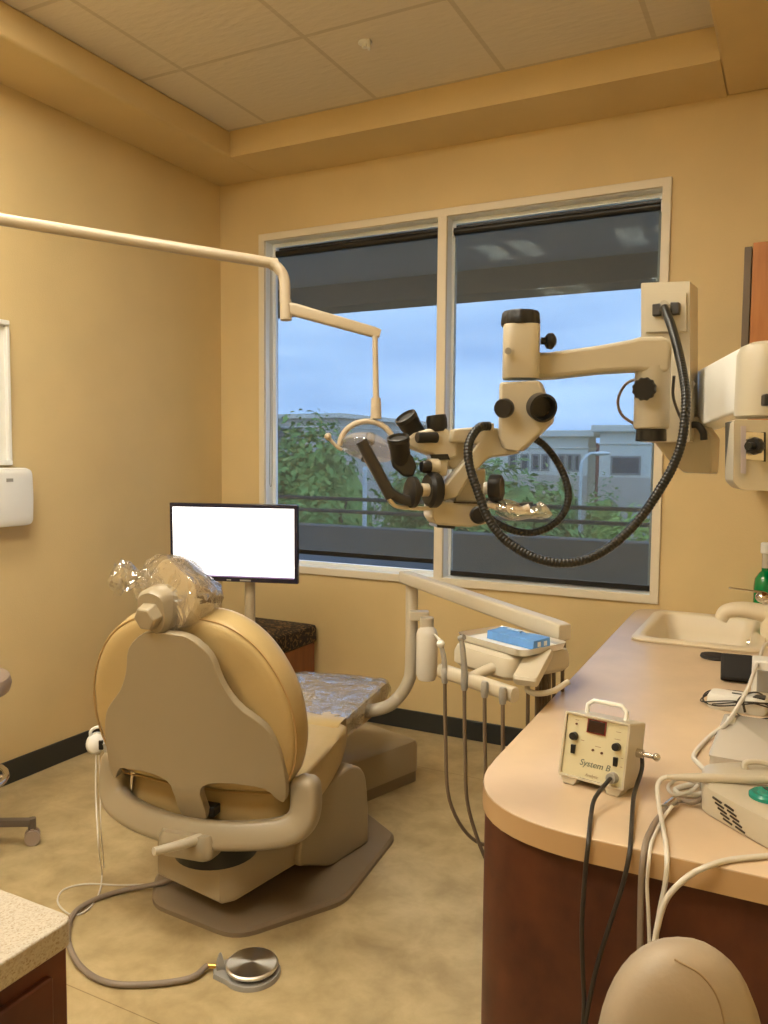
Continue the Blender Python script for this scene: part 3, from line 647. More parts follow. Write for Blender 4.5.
MB().box((2.942, -2.142, CZ + .0712), (.004, .028, .002), rz=.6).build('dial_pointer', M_blackp, us)
MB().box((2.888, -2.075, CZ + .0585), (.030, .004, .0012), rz=-.5).build('name_plate', M_greyp, us)
MB().tube([(2.90, -2.015, CZ + .05), (2.897, -2.01, CZ + .068), (2.925, -2.0, CZ + .072), (2.95, -2.0, CZ + .066), (2.95, -2.0, CZ + .05)], .006, n=8).build('handpiece_rest', M_cream, us)
HPa, HPb = onz(667, 777, CZ + .052), onz(800, 780, CZ + .082)
hp = thing('scaler_handpiece', 'long cream handpiece lying across the scaler unit, its cord hanging down', 'handpiece', tuple(HPa.lerp(HPb, .5)))
MB().tube([HPa, HPa.lerp(HPb, .25), HPa.lerp(HPb, .6), HPb], lambda t: .0045 + .0045 * min(1, t * 3.2), n=14).build('body', M_cream, hp)
MB().tube([HPa + (HPb - HPa) * .03, HPa, onz(661, 779.5, CZ + .047), onz(657.5, 787, CZ + .035)] + hang([(659, 805, .012), (663, 828, .002), (666, 845, .002)], [(667, 864), (665, 885), (659, 915), (650, 975), (648, 1050)], .0045, .004), .0045, n=10).build('cord', M_wcord, hp)
MB().tube([(2.842, -2.07, CZ + .018)] + hang([(694, 802, .006), (680, 800, .004), (669, 807, .002), (657, 820, .001), (650, 832, .001), (646, 842, .001)], [(643, 860), (641, 890), (640, 960), (641, 1050)], .0055, .001), .0055, n=10).build('grey_supply_tube', M_hose, origin=(2.7, -2.3, 0), label='thicker grey supply tube leaving the scaler and hanging over the counter edge', cat='tube')
fa, fb = onz(674, 802, CZ + .011), onz(665, 809, CZ + .011)
MB().cyl(tuple(fa), tuple(fb), .0095, n=14).build('hose_fitting', M_metal, label='small metal fitting on the tubes beside the scaler', cat='fitting')
MB().tube([(2.842, -2.045, CZ + .014), onz(695, 795, CZ + .008), onz(680, 794, CZ + .007), onz(676, 789, CZ + .007), onz(690, 785, CZ + .007), onz(706, 785, CZ + .010)], .0055, n=10).build('white_tube', M_wcord, origin=(2.75, -2.0, CZ), label='short white tube looping beside the scaler', cat='tube')
MB().tube(hang([(672, 806, .014), (662, 820, .002), (654, 836, .002), (651, 844, .002)], [(649, 860), (647, 885), (649, 930), (652, 1050)], .0032, .006), .0032, n=8).build('cream_cord', M_wcord, origin=(2.75, -2.3, 0), label='thin cream cord hanging over the counter edge beside the grey tube', cat='cord')
MB().tube(hang([(815, 853, .001), (768, 856, .001), (740, 858.5, .001), (724, 861, .001)], [(706, 867), (690, 875), (675, 888), (665, 902), (658, 925), (655, 950), (653, 1050)], .0050, .016), .0050, n=10).build('white_tube', M_wcord, origin=(2.8, -2.4, 0), label='white tube coming from the right edge and dropping over the counter front', cat='tube')
MB().tube([(2.985, -.95, CZ + .10), onz(768, 643, CZ + .11), onz(758, 662, CZ + .10), onz(748, 688, CZ + .085), onz(737, 708, CZ + .04), onz(726, 724, CZ + .031), onz(708, 738, CZ + .006), onz(694, 755, CZ + .006), onz(699, 764, CZ + .006), onz(706, 771, CZ + .006)], .0052, n=10).build('white_hose', M_wcord, origin=(2.8, -1.6, CZ), label='white hose running down the countertop from the sink end to the scaler', cat='hose')
MB().tube([onz(700, 783, CZ + .02), onz(680, 779, CZ + .012), onz(668, 786, CZ + .004), onz(675, 795, CZ + .004), onz(692, 790, CZ + .018), onz(706, 775, CZ + .005), onz(716, 766, CZ + .02), onz(728, 765, CZ + .03), onz(732, 770, CZ + .02)], .0034, n=8).build('coiled_cord', M_wcord, origin=(2.75, -2.0, CZ), label='thin white cord coiled on the counter beside the scaler', cat='cord')

# upper cabinet at the right
uc = thing('wall_cabinet', 'orange cherry wall cabinet with a dark door edge at the right picture edge', 'cabinet', (3.02, -.45, 1.32))
MB().box(((2.812 + XR - .004) / 2, -.43, 1.715), (XR - .004 - 2.812, .85, .79)).build('cabinet_body', M_orangewood, uc, bevel=.002)
for y0_, y1_ in ((-.432, -.01), (-.86, -.436)):
    MB().box((2.799, (y0_ + y1_) / 2, 1.710), (.022, y1_ - y0_, .775)).build('cabinet_door', mat('dark_door_edge', (.10, .07, .045), .5), uc, bevel=.002, label='dark brown door')

# ================================================================== LEFT WALL AND LEFT ITEMS
pd = thing('paper_towel_dispenser', 'white rounded paper towel dispenser on the left wall', 'dispenser', (.001, -1.48, 1.11))
MB().pad(rounded_poly([(-1.66, 1.11), (-1.355, 1.11), (-1.350, 1.23), (-1.355, 1.355), (-1.66, 1.355)], .03, 5), [(1, .002), (1, .05), (.97, .068), (.85, .075)], Matrix(((0, 0, 1, 0), (1, 0, 0, 0), (0, 1, 0, 0), (0, 0, 0, 1)))).build('cover', M_white, pd)
MB().box((.076, -1.475, 1.305), (.004, .03, .014)).build('latch', M_greyp, pd)
wf = thing('wall_rack', 'narrow white framed rack on the left wall above the towel dispenser', 'rack', (.001, -1.55, 1.37))
MB().box((.012, -1.425, 1.665), (.022, .016, .58)).box((.012, -1.72, 1.665), (.022, .016, .58)).box((.016, -1.572, 1.955), (.03, .30, .02)).box((.016, -1.572, 1.376), (.03, .30, .02)).build('rack_frame', M_white, wf, bevel=.003)
MB().box((.004, -1.572, 1.665), (.005, .28, .56)).build('back_panel', M_white, wf)
# bench in the corner
bn = thing('corner_bench', 'wooden corner bench with a dark patterned cushion behind the monitor stand', 'bench', (.40, -.42, 0))
MB().box((.335, -.42, .20), (.64, .78, .40)).build('bench_box', M_benchwood, bn, bevel=.004)
MB().pad(rounded_poly([(.016, -.815), (.668, -.815), (.668, -.016), (.016, -.016)], .03, 4), [(.97, .402), (1, .412), (1, .475), (.985, .492), (.93, .50), (.5, .508)]).build('cushion', M_floral, bn, label='dark brown patterned cushion')
# monitor on a stand
mp0 = at(233, 543, 3.5)
mt = thing('monitor', 'flat monitor with a blank white lit screen on a beige pole', 'monitor', (mp0.x, mp0.y, 0), R(17))
th = R(17); Mm = Matrix.Translation(mp0) @ Matrix.Rotation(th, 4, 'Z') @ Matrix.Rotation(R(1.0), 4, 'X')
W_, H_ = .580, .340
MB(Mm).box((0, .012, 0), (W_, .026, H_)).box((0, .035, 0), (W_ * .6, .03, H_ * .6)).build('housing', M_bezel, mt, bevel=.003)
MB(Mm).box((0, -.002, .003), (W_ - .030, .003, H_ - .040)).build('screen', M_screen, mt, label='white lit screen')
MB(Mm).box((-.0, -.0045, -H_ / 2 + .024), (W_ - .032, .001, .006)).build('task_bar', mat('violet_task_bar', (.25, .18, .45), .4, emit=.25), mt)
MB(Mm).box((.055, -.0015, -H_ / 2 + .008), (.05, .002, .006)).box((-.02, -.0015, -H_ / 2 + .008), (.02, .002, .005)).build('brand_mark', M_greyp, mt)
pp = Mm @ Vector((.055, .06, 0)); 
MB().cyl((pp.x, pp.y, .03), (pp.x, pp.y, mp0.z + .02), .023, n=20).build('pole', M_cream_d, mt)
MB(Matrix.Rotation(0, 4, 'Z')).box((pp.x - .005, pp.y - .02, mp0.z), (.08, .05, .08), rz=th).build('mount', M_greyp, mt)
MB().lathe([(.17, 0), (.17, .015), (.15, .028), (.03, .032)], Matrix.Translation((pp.x, pp.y, 0)), 32).build('foot', M_cream_d, mt)

# foreground granite counter, bottom left
gx, gy = 2.308 - .26, -3.315
G = Z84 = None
ga = onz(75, 917, .80)
fg = MB().pad(rounded_poly([(ga.x, ga.y + .0), (ga.x, -4.35), (1.1, -4.35), (1.1, ga.y + .005)], [.02, 0, 0, 0], 4), [(1, .765 - .0), (1, .80)]) .build('side_countertop', M_granite, bevel=.002, label='speckled granite worktop corner at the bottom left of the picture', cat='countertop')
sc = thing('side_cabinet', 'dark red wood cabinet under the speckled granite worktop', 'cabinet', (1.6, -3.8, 0))
gxx, gyy = ga.x - .008, ga.y - .008
MB().box(((1.12 + gxx) / 2, (gyy - 4.33) / 2, .4345), (gxx - 1.12, gyy + 4.33, .659)).build('cabinet_body', M_redwood, sc, bevel=.002)
MB().box(((1.14 + gxx - .06) / 2, (gyy - .05 - 4.33) / 2, .052), (gxx - .06 - 1.14, gyy - .05 + 4.33, .104)).build('toe_kick', M_base, sc)
MB().box((gxx + .004, (gyy - 4.33) / 2, .44), (.012, gyy + 4.33 - .06, .60)).build('cabinet_door', M_redwood, sc, bevel=.003)

# operator stool, left edge
def stool(root, cx, cy, zseat, rs, m_seat, m_base, rot, ring=True, back=False):
    T0 = Matrix.Translation((cx, cy, 0)) @ Matrix.Rotation(rot, 4, 'Z')
    MB(T0).lathe([(rs * .8, zseat - .075), (rs * .97, zseat - .065), (rs, zseat - .04), (rs * .97, zseat - .015), (rs * .85, zseat - .003), (rs * .4, zseat)], None, 36).build('seat', m_seat, root)
    MB(T0).cyl((0, 0, .09), (0, 0, .30), .028, n=20).cyl((0, 0, .30), (0, 0, zseat - .07), .016, n=16).cyl((0, 0, zseat - .10), (0, 0, zseat - .076), .07, .09, 20).build('column', m_base, root)
    MB(T0).cyl((0, 0, .085), (0, 0, .13), .045, .036, 20).build('hub', m_base, root)
    for k in range(5):
        a_ = k * 2 * math.pi / 5; c, s_ = math.cos(a_), math.sin(a_)
        lg = MB(T0); lg.tube([(c * .03, s_ * .03, .105), (c * .15, s_ * .15, .098), (c * .262, s_ * .262, .082)], .016, n=8, sq=(.018, .014, .6)); lg.cyl((c * .27, s_ * .27, .056), (c * .27, s_ * .27, .096), .014, n=12)
        L = lg.build('leg', m_base, root)
        w = MB(T0); ax = Vector((-s_, c, 0))
        p_ = Vector((c * .27, s_ * .27, .0275))
        w.cyl(tuple(p_ - ax * .022), tuple(p_ - ax * .004), .027, n=20).cyl(tuple(p_ + ax * .004), tuple(p_ + ax * .022), .027, n=20).box((p_.x, p_.y, .045), (.012, .03, .03), rz=a_)
        w.build('caster', M_rubber if m_base is M_blackp else M_stoolg, L)
    if ring:
        m = MB(T0); pts = [(math.cos(a_ * math.pi / 12) * .19, math.sin(a_ * math.pi / 12) * .19, .265) for a_ in range(24)]
        m.tube(pts, .011, n=10, k=1, closed=True)
        for k in range(3): m.cyl((0, 0, .265), (math.cos(k * 2.094) * .19, math.sin(k * 2.094) * .19, .265), .007, n=8)
        m.build('foot_ring', M_metal, root)
cs = (.548, -1.83)
ls_ = thing('operator_stool', 'grey-brown rolling stool partly cut off by the left picture edge', 'stool', (.365, -1.985, 0))
stool(ls_, .365, -1.985, .645, .215, M_stoolg, mat('stool_base_grey', (.12, .095, .075), .45), math.atan2(-1.83 + 2.00, .548 - .40))
# assistant stool, foreground right
fs = thing('assistant_stool', 'beige padded stool with egg-shaped backrest in front of the cherry cabinet', 'stool', (2.855, -2.92, 0))
stool(fs, 2.855, -2.93, .46, .18, M_stool, M_blackp, .3, ring=False)
Mb = Matrix.Translation((2.860, -2.675, .62)) @ Matrix.Rotation(R(27), 4, 'Z') @ Matrix.Rotation(R(0), 4, 'X')
egg = []
for k in range(44):
    a_ = 2 * math.pi * k / 44; c, s_ = math.cos(a_), math.sin(a_)
    egg.append((.108 * math.copysign(abs(c) ** .88, c), (.180 if s_ > 0 else .16) * math.copysign(abs(s_) ** .92, s_)))
prof = [(.55, .040), (.85, .034), (.97, .018), (1, .0), (.975, -.018), (.88, -.034), (.6, -.044)]
MB(Mb).pad(egg, prof, Matrix(((1, 0, 0, 0), (0, 0, 1, 0), (0, 1, 0, 0), (0, 0, 0, 1)))).build('backrest', M_stool, fs)
ecy = sum(p[1] for p in egg) / len(egg)
def surf_y(u, v):
    e_ = (abs(u / .108) ** 2.2 + abs((v - ecy) / (.180 if v > 0 else .16)) ** 2.1) ** (1 / 2.15)
    pf = [(0, -.044), (.6, -.044), (.88, -.034), (.975, -.018), (1, 0)]
    for (e0_, y0_), (e1_, y1_) in zip(pf, pf[1:]):
        if e_ <= e1_: return y0_ + (y1_ - y0_) * (e_ - e0_) / (e1_ - e0_)
    return 0
pip = []; SP = smooth_path([(-.020, .172, 0), (.008, .160, 0), (.028, .135, 0), (.038, .10, 0), (.042, .05, 0), (.042, 0, 0), (.038, -.12, 0)], 5)
for k in range(30):
    q_ = SP[min(k * len(SP) // 30, len(SP) - 1)]; pip.append((q_.x, surf_y(q_.x, q_.y) - .0002, q_.y))
MB(Mb).tube(pip, .0013, n=6, k=1).build('seam_piping', mat('stool_seam', (.30, .21, .12), .6), fs)
MB().tube([(2.855, -2.93, .375), (2.857, -2.74, .375), (2.86, -2.655, .42), (2.86, -2.637, .60)], .012, n=10).build('back_support', M_blackp, fs)

# ================================================================== DENTAL CHAIR
ch = thing('dental_chair', 'tan upholstered reclining dental chair with taupe back shell and floor base', 'dental chair', (1.410, -1.826, 0), R(10))
XZ = Matrix(((1, 0, 0, 0), (0, 0, 1, 0), (0, 1, 0, 0), (0, 0, 0, 1)))     # (u, v, w) -> x=u, y=w, z=v
YZX = Matrix(((0, 0, 1, 0), (1, 0, 0, 0), (0, 1, 0, 0), (0, 0, 0, 1)))    # (u, v, w) -> y=u, z=v, x=w
TB = Matrix.Translation((0, -.085, .4615)) @ Matrix.Rotation(R(12), 4, 'X')
half = [(.262, -.02), (.308, .06), (.330, .16), (.322, .275), (.284, .375), (.228, .452), (.155, .500), (.075, .517)]
outl = smooth_path([(x, v, 0) for x, v in half] + [(-x, v, 0) for x, v in reversed(half)], 4)
outl = [(p.x, p.y) for p in outl] + [(-.10, -.035), (0, -.038), (.10, -.035)]
MB(TB).pad(outl, [(.80, -.018), (.93, -.012), (.985, .0), (1, .020), (1.02, .05), (1.01, .075), (.97, .095), (.88, .110), (.6, .118)], XZ).build('backrest', M_upholst, ch, local=True, sub=1, angle=70)
# piping along the rear seam
loop = [TB @ Vector((p[0] * .987, .0, (p[1] - .23) * .987 + .2290)) for p in outl]
MB().tube(loop, .003, n=6, k=1, closed=True).build('seam_piping', mat('tan_piping', (.48, .32, .14), .4), ch, local=True)
shell = [(0, .498), (.070, .490), (.126, .440), (.148, .365), (.182, .300), (.250, .225), (.278, .165), (.290, .10), (.292, .02), (.285, -.015), (.272, -.02), (.235, .03), (.17, .046), (.10, .044), (.06, .03), (.045, .0), (.045, -.07), (.036, -.10), (0, -.108)]
so_ = [(x, v) for x, v in shell] + [(-x, v) for x, v in reversed(shell[1:-1])]
so_ = [(p.x, p.y) for p in smooth_path([(x, v, 0) for x, v in so_], 3, closed=True)]
m = MB(TB); m.holed(so_, [], -.020, -.046, XZ)
for v in m.b.verts:     # bow the shell round the sitter's back, fuller in the middle
    L = TB.inverted() @ v.co; L.y += -.030 * max(0, 1 - (L.x / .29) ** 2) + (.022 if abs(L.x) > .2 else 0) * (abs(L.x) - .2) / .09
    if L.z < 0: L.y += L.z * -.25
    v.co = TB @ L
bmesh.ops.subdivide_edges(m.b, edges=[], cuts=1)
m.build('back_shell', M_shell, ch, local=True, bevel=.008, seg=3, angle=50, label='taupe plastic back shell')
# headrest
HB = Matrix.Translation((-.012, -.170, 1.035)) @ Matrix.Rotation(R(-10), 4, 'X') @ Matrix.Rotation(R(-8), 4, 'Z') @ Matrix.Rotation(R(30), 4, 'Y')
ho = rounded_poly([(-.105, -.075), (.108, -.080), (.104, .070), (-.095, .075)], .060, 6)
hd = MB(HB).pad(ho, [(.7, -.03), (.93, -.024), (1, -.005), (1.02, .03), (.95, .055), (.7, .066)], XZ).build('headrest', M_headr, ch, local=True, sub=1)
MB(Matrix.Translation((-.035, -.225, 1.000)) @ Matrix.Rotation(R(8), 4, 'X')).pad(rounded_poly([(-.045, -.05), (.025, -.075), (.05, -.03), (.045, .045), (.0, .065), (-.045, .045)], .02, 4), [(.85, -.05), (1, -.035), (1, .01), (.9, .03)], XZ).build('headrest_bracket', M_shell, hd, local=True)
MB().cyl((-.040, -.300, .975), (-.035, -.262, .985), .034, .040, 6).build('headrest_knob', M_shell, hd, local=True, bevel=.004)
MB(Matrix.Translation((-.03, -.205, .925)) @ Matrix.Rotation(R(14), 4, 'X')).box((0, 0, 0), (.05, .03, .06)).build('headrest_stem', M_greyp, hd, local=True, bevel=.003)
# clear wrap bag gathered over the headrest
m = MB(HB); rs_ = []
for q in [(1.03, -.035), (1.05, -.01), (1.06, .03), (1.0, .062), (.6, .072)]:
    rs_.append(q)
m.pad(ho, [(1.02, -.06), *rs_], XZ)
for k in range(3): bmesh.ops.subdivide_edges(m.b, edges=m.b.edges[:], cuts=1) if k == 0 else None
for i, v in enumerate(m.b.verts): v.co += Vector((noise.noise(v.co * 30), noise.noise(v.co * 30 + Vector((5, 0, 0))), noise.noise(v.co * 30 + Vector((0, 5, 0))))) * .008
rnd = random.Random(4)
c0_ = Vector((-.085, -.235, 1.075)); G_ = []
for k in range(9):
    t_ = k / 8; cc = c0_ + Vector((-.062 * t_, -.025 * t_, .006 * math.sin(t_ * 3))); rr_ = .030 - .016 * math.sin(min(1, t_ * 2.2) * math.pi) + .016 * t_
    G_.append([cc + Vector((rnd.uniform(-.006, .006), math.cos(a_) * rr_ * .8 * rnd.uniform(.7, 1.25), math.sin(a_) * rr_ * rnd.uniform(.7, 1.25))) for a_ in [2 * math.pi * q / 16 for q in range(16)]])
HBi = HB.inverted(); m.rings([[HBi @ p for p in g_] for g_ in G_], cap=False)
m.build('headrest_wrap', M_wrap, hd, local=True, label='crinkled clear plastic wrap')
# seat and legrest (side profiles swept across the width)
seatp = smooth_path([(-.060, .36, 0), (-.035, .435, 0), (.06, .452, 0), (.30, .462, 0), (.47, .478, 0), (.50, .44, 0), (.47, .375, 0), (.34, .325, 0), (.15, .30, 0), (-.02, .305, 0)], 3, closed=True)
MB().pad([(p.x, p.y) for p in seatp], [(.60, -.268), (.80, -.272), (.93, -.262), (1, -.22), (1.03, -.1), (1.03, .1), (1, .22), (.93, .262), (.80, .272), (.60, .268)], YZX).build('seat_cushion', M_upholst, ch, local=True, angle=70)
legp = smooth_path([(.40, .44, 0), (.44, .485, 0), (.60, .482, 0), (.85, .478, 0), (1.01, .476, 0), (1.05, .452, 0), (1.03, .405, 0), (.80, .390, 0), (.55, .405, 0), (.44, .41, 0)], 3, closed=True)
MB().pad([(p.x, p.y) for p in legp], [(.82, -.232), (.95, -.248), (1, -.232), (1, -.18), (1, .18), (1, .232), (.95, .248), (.82, .232)], YZX).build('legrest', M_upholst, ch, local=True, angle=70)
cov = thing('plastic_leg_cover', 'crinkled clear plastic sheet over the foot end of the tan dental chair', 'plastic cover', tuple(WM[ch.name] @ Vector((0, .8, .48))))
m = MB(WM[ch.name]); nx, ny = 26, 30; g = []
for i in range(ny + 1):
    row = []
    yy = .50 + .58 * i / ny
    for j in range(nx + 1):
        s_ = (j / nx - .5) * .62; x = max(-.253, min(.253, s_)); dz = -(abs(s_) - .253) if abs(s_) > .253 else 0
        z = .491 + dz * 1.25 + .016 * noise.noise(Vector((s_ * 9, yy * 7, 0))) + .005 * noise.noise(Vector((s_ * 45, yy * 45, 3)))
        if yy > 1.02: z -= (yy - 1.02) * 1.0
        row.append((x + (.006 * noise.noise(Vector((yy * 50, s_ * 30, 9))) if dz else 0), yy if yy < 1.062 else 1.062, z))
    g.append(row)
m.rings(g, closed=False, cap=False)
m.build('wrap_sheet', M_wrap, cov, angle=180)
# yoke
yk = [(-.305, -.050, .468), (-.312, -.056, .42), (-.300, -.070, .368), (-.255, -.09, .340), (-.15, -.115, .322), (0, -.125, .312), (.15, -.115, .322), (.27, -.09, .340), (.318, -.070, .368), (.330, -.056, .42), (.322, -.050, .468)]
yk[0] = (-.304, -.049, .502); yk[-1] = (.320, -.049, .502)
MB().tube(yk, lambda t: math.sqrt(max(.01, 1 - max(0, (abs(2 * t - 1) - .90) / .10) ** 2.6)), n=20, k=9, sq=(.036, .042, .5)).build('yoke', M_shell, ch, local=True, label='taupe U-shaped yoke')
for x in (-.302, .318):
    MB().cyl((x - .034 * (1 if x > 0 else -1), -.05, .468), (x - .040 * (1 if x > 0 else -1), -.05, .468), .014, n=24).build('pivot_cap', M_shell, ch, local=True, bevel=.006)
MB(Matrix.Translation((0, -.11, .30))).pad(rounded_poly([(-.085, -.075), (.085, -.075), (.10, .09), (-.10, .09)], .03, 4), [(.92, -.04), (1, -.03), (1, .015), (.9, .03)]).build('yoke_hub', M_shell, ch, local=True)
MB().tube([(.045, -.15, .315), (.02, -.22, .325), (-.02, -.295, .335)], lambda t: .016 - .005 * t, n=12).build('release_lever', M_cream, ch, local=True, label='pale lever')
MB().box((.03, -.075, .372), (.06, .06, .03)).build('back_motor', M_blackp, ch, local=True, bevel=.004)
MB().cyl((.02, -.02, .215), (.02, -.02, .285), .125, .12, 36).build('swivel_bearing', M_blackp, ch, local=True)
MB().box((0, .16, .300), (.32, .36, .05)).build('seat_frame', M_greyp, ch, local=True, bevel=.01)
# base: plate, lift housing, link cover, floor box (turned a little from the seat)
bp_ = rounded_poly([(1.215, -1.895), (1.56, -1.915), (1.745, -1.60), (1.695, -1.13), (1.49, -1.0), (1.20, -1.02), (1.10, -1.25), (1.10, -1.75)], [.06, .07, .05, .04, .05, .05, .05, .06], 5)
MB().pad(bp_, [(1, .0), (1, .014), (.975, .023)]).build('base_plate', M_basepl, ch, bevel=.0, label='brown-grey floor plate')
BH = Matrix.Translation((1.365, -1.885, 0)) @ Matrix.Rotation(R(-8.5), 4, 'Z')      # x right, y forward
lp = rounded_poly([(0, .085), (0, .218), (.40, .245), (.62, .28), (.70, .20), (.70, .03), (.42, .03), (.36, .085)], [.02, .03, .02, .04, .04, .01, .02, .03], 5)
MB(BH).pad(lp, [(.80, -.178), (.93, -.172), (1, -.150), (1, .130), (.93, .152), (.80, .158)], YZX).build('lift_housing', M_cream_d, ch, bevel=.006)
kp = rounded_poly([(.29, .095), (.33, .25), (.46, .325), (.58, .345), (.66, .30), (.68, .15), (.68, .022), (.46, .022), (.38, .06)], [.03, .12, .08, .06, .06, .03, .01, .03, .03], 6)
MB(BH).pad(kp, [(.965, -.176), (1, -.165), (1, .165), (.965, .176)], YZX).build('link_cover', M_shell, ch, bevel=.004)
JB = Matrix.Translation((1.541, -.589, 0)) @ Matrix.Rotation(R(-17), 4, 'Z')   # near right top corner frame
jo = rounded_poly([(-.36, -.50), (0, -.50), (0, 0), (-.36, 0)], .025, 4)
MB(JB).pad(jo, [(1, .048), (1, .160), (.97, .180), (.90, .188), (.5, .192)]).build('utility_box', M_cream_d, ch, label='taupe floor box')
MB(JB).pad(jo, [(.985, 0), (.985, .047)]).build('utility_box_plinth', M_basepl, ch)

# ------------------------------------------------------------------ small things round the chair
wl = WM[ch.name] @ Vector((-.352, -.07, .50))
hk = thing('corded_clip', 'small white rounded clip-on device on the left end of the chair yoke', 'device', tuple(wl))
pc = at(96, 743, 2.60)
MB(axmat(pc, at(96, 743, 2.0) - pc, (1, 0, 0))).lathe([(.008, -.028), (.026, -.022), (.031, 0), (.026, .02), (.012, .028)], None, 24, 1.0, 1.15).build('housing', M_white, hk)
MB().box(tuple(at(101, 745, 2.575)), (.014, .008, .03), rz=.5).build('slot', M_blackp, hk, bevel=.002)
MB().tube([at(91, 740, 2.59), at(91, 731, 2.59), at(98, 727, 2.59), at(106, 729, 2.59), at(107, 737, 2.59)], .0055, n=8).build('hook', M_white, hk)
MB().tube([at(103, 742, 2.58), at(108, 752, 2.60), at(112, 760, 2.62)], .011, n=8).build('clip', M_white, hk)
MB().tube([at(96, 755, 2.59), at(96, 800, 2.53), at(99, 850, 2.45), onz(102, 872, .02), onz(99, 893, .005), onz(88, 909, .004), onz(72, 915, .004), onz(58, 903, .004), onz(63, 890, .004), onz(85, 884, .004), onz(120, 885, .004), onz(160, 884, .028)], .0028, n=6).build('cord', M_wcord, hk)
MB().tube([at(99, 755, 2.59), at(100, 790, 2.56), at(101, 830, 2.49), onz(104, 868, .03)], .0018, n=6).build('second_cord', M_wcord, hk)
pcen = onz(252, 974, 0)
pe = thing('foot_control', 'round brushed steel foot pedal on the floor with a grey hose to the chair', 'foot pedal', (pcen.x, pcen.y, 0))
tabp = onz(219, 972, 0); dv_ = (Vector((tabp.x, tabp.y)) - Vector((pcen.x, pcen.y))); dl = dv_.length; dv_.normalize(); pv = Vector((-dv_.y, dv_.x))
ring = []
rr_ = .078
a0 = math.atan2(dv_.y, dv_.x)
for k in range(33):
    a_ = a0 + .75 + (2 * math.pi - 1.5) * k / 32; ring.append((pcen.x + rr_ * math.cos(a_), pcen.y + rr_ * math.sin(a_)))
for s_, l_ in ((-.030, .100), (.0, .108), (.030, .100)):
    ring.append((pcen.x + dv_.x * l_ + pv.x * s_, pcen.y + dv_.y * l_ + pv.y * s_))
MB().pad(ring, [(1, 0), (1, .008), (.97, .013)]).build('base_ring', M_greyp, pe)
MB().cyl((pcen.x, pcen.y, .013), (pcen.x, pcen.y, .024), .058, .060, 48).build('skirt', M_blackp, pe)
MB().lathe([(.069, .0), (.0705, .003), (.0705, .008), (.067, .011), (.03, .0125), (.002, .0135)], Matrix.Translation((pcen.x, pcen.y, .0235)), 64).build('disc', M_pedal, pe, label='brushed steel disc')
pc_ = Vector((pcen.x + dv_.x * .088, pcen.y + dv_.y * .088, .013))
MB().lathe([(.017, 0), (.015, .012), (.006, .038), (.002, .043)], Matrix.Translation(pc_), 4).build('pivot_boss', M_greyp, pe)
f0 = Vector((pcen.x + dv_.x * .100, pcen.y + dv_.y * .100, .016)); f1 = f0 + Vector((dv_.x, dv_.y, 0)) * .026
MB().cyl(f0, f1, .0065, n=12).build('hose_fitting', M_brass, pe, label='brass fitting')
MB().tube([f1, onz(190, 978, .012), onz(150, 984, .010), onz(110, 983, .010), onz(84, 970, .010), onz(70, 948, .010), onz(68, 928, .010), onz(76, 911, .010), onz(96, 899, .010), onz(125, 890, .010), onz(157, 884, .030), onz(185, 876, .05)], .0082, n=10).build('hose', M_hose, pe)

# ================================================================== DELIVERY UNIT
Pz = at(412, 585, 3.18)
du = thing('delivery_unit', 'cream dental delivery unit on a bent pole with sloping arm beside the chair', 'delivery unit', (Pz.x, Pz.y, 0))
px_, py_ = Pz.x, Pz.y
q1 = at(412, 680, 3.18); q3 = at(383, 708, 3.17); q2 = at(345, 716, 3.17)
MB().tube([(px_, py_, Pz.z + .005), (px_, py_, q1.z + .06), (px_ - .012, py_ - .006, q1.z - .02), (px_ - .05, py_ - .02, q1.z - .085), tuple(q3), tuple(q2), (1.36, -1.10, .36), (1.36, -1.14, .32), (1.36, -1.15, .19)], .0245, n=18).build('pole', M_cream, du)
MB().cyl((px_, py_, Pz.z), (px_, py_, Pz.z + .04), .017, n=16).build('pivot_pin', M_metal, du)
bL, bR = at(404, 576.5, 3.2), at(565, 632.5, 2.33)
ax = (bR - bL).normalized(); A = axmat(bL - ax * .0, ax, (0, 0, 1)); Lb = (bR - bL).length
sec = rounded_poly([(-.0205, -.024), (.0205, -.024), (.0205, .024), (-.0205, .024)], .007, 3)
MB(A).rings([[(p[0] * 1.1, p[1], 0) for p in sec], [(p[0] * 1.15, p[1], .03) for p in sec], [(p[0] * 1.25, p[1], Lb - .03) for p in sec], [(p[0] * 1.15, p[1] * .95, Lb) for p in sec]]).build('balance_arm', M_cream, du, bevel=.003, angle=60)
MB(A).cyl((-.012, -.027, Lb - .05), (-.012, -.0295, Lb - .05), .005, n=12).build('arm_screw', M_dark, du)
# water bottle
wb_ = at(426.3, 645, 2.78)
MB().lathe([(.006, -.145), (.032, -.142), (.041, -.122), (.041, .035), (.036, .052), (.020, .066), (.017, .085)], Matrix.Translation(at(427, 643, 3.10)), 28).build('water_bottle', M_bottle, du, label='translucent white bottle')
q = at(427, 617, 3.10)
MB().cyl(tuple(q + Vector((0, 0, -.04))), tuple(q), .027, n=24).box(((q.x + px_) / 2, (q.y + py_) / 2, q.z - .003), (.075, .042, .036), rz=R(27)).build('bottle_bracket', M_cream, du, bevel=.004)
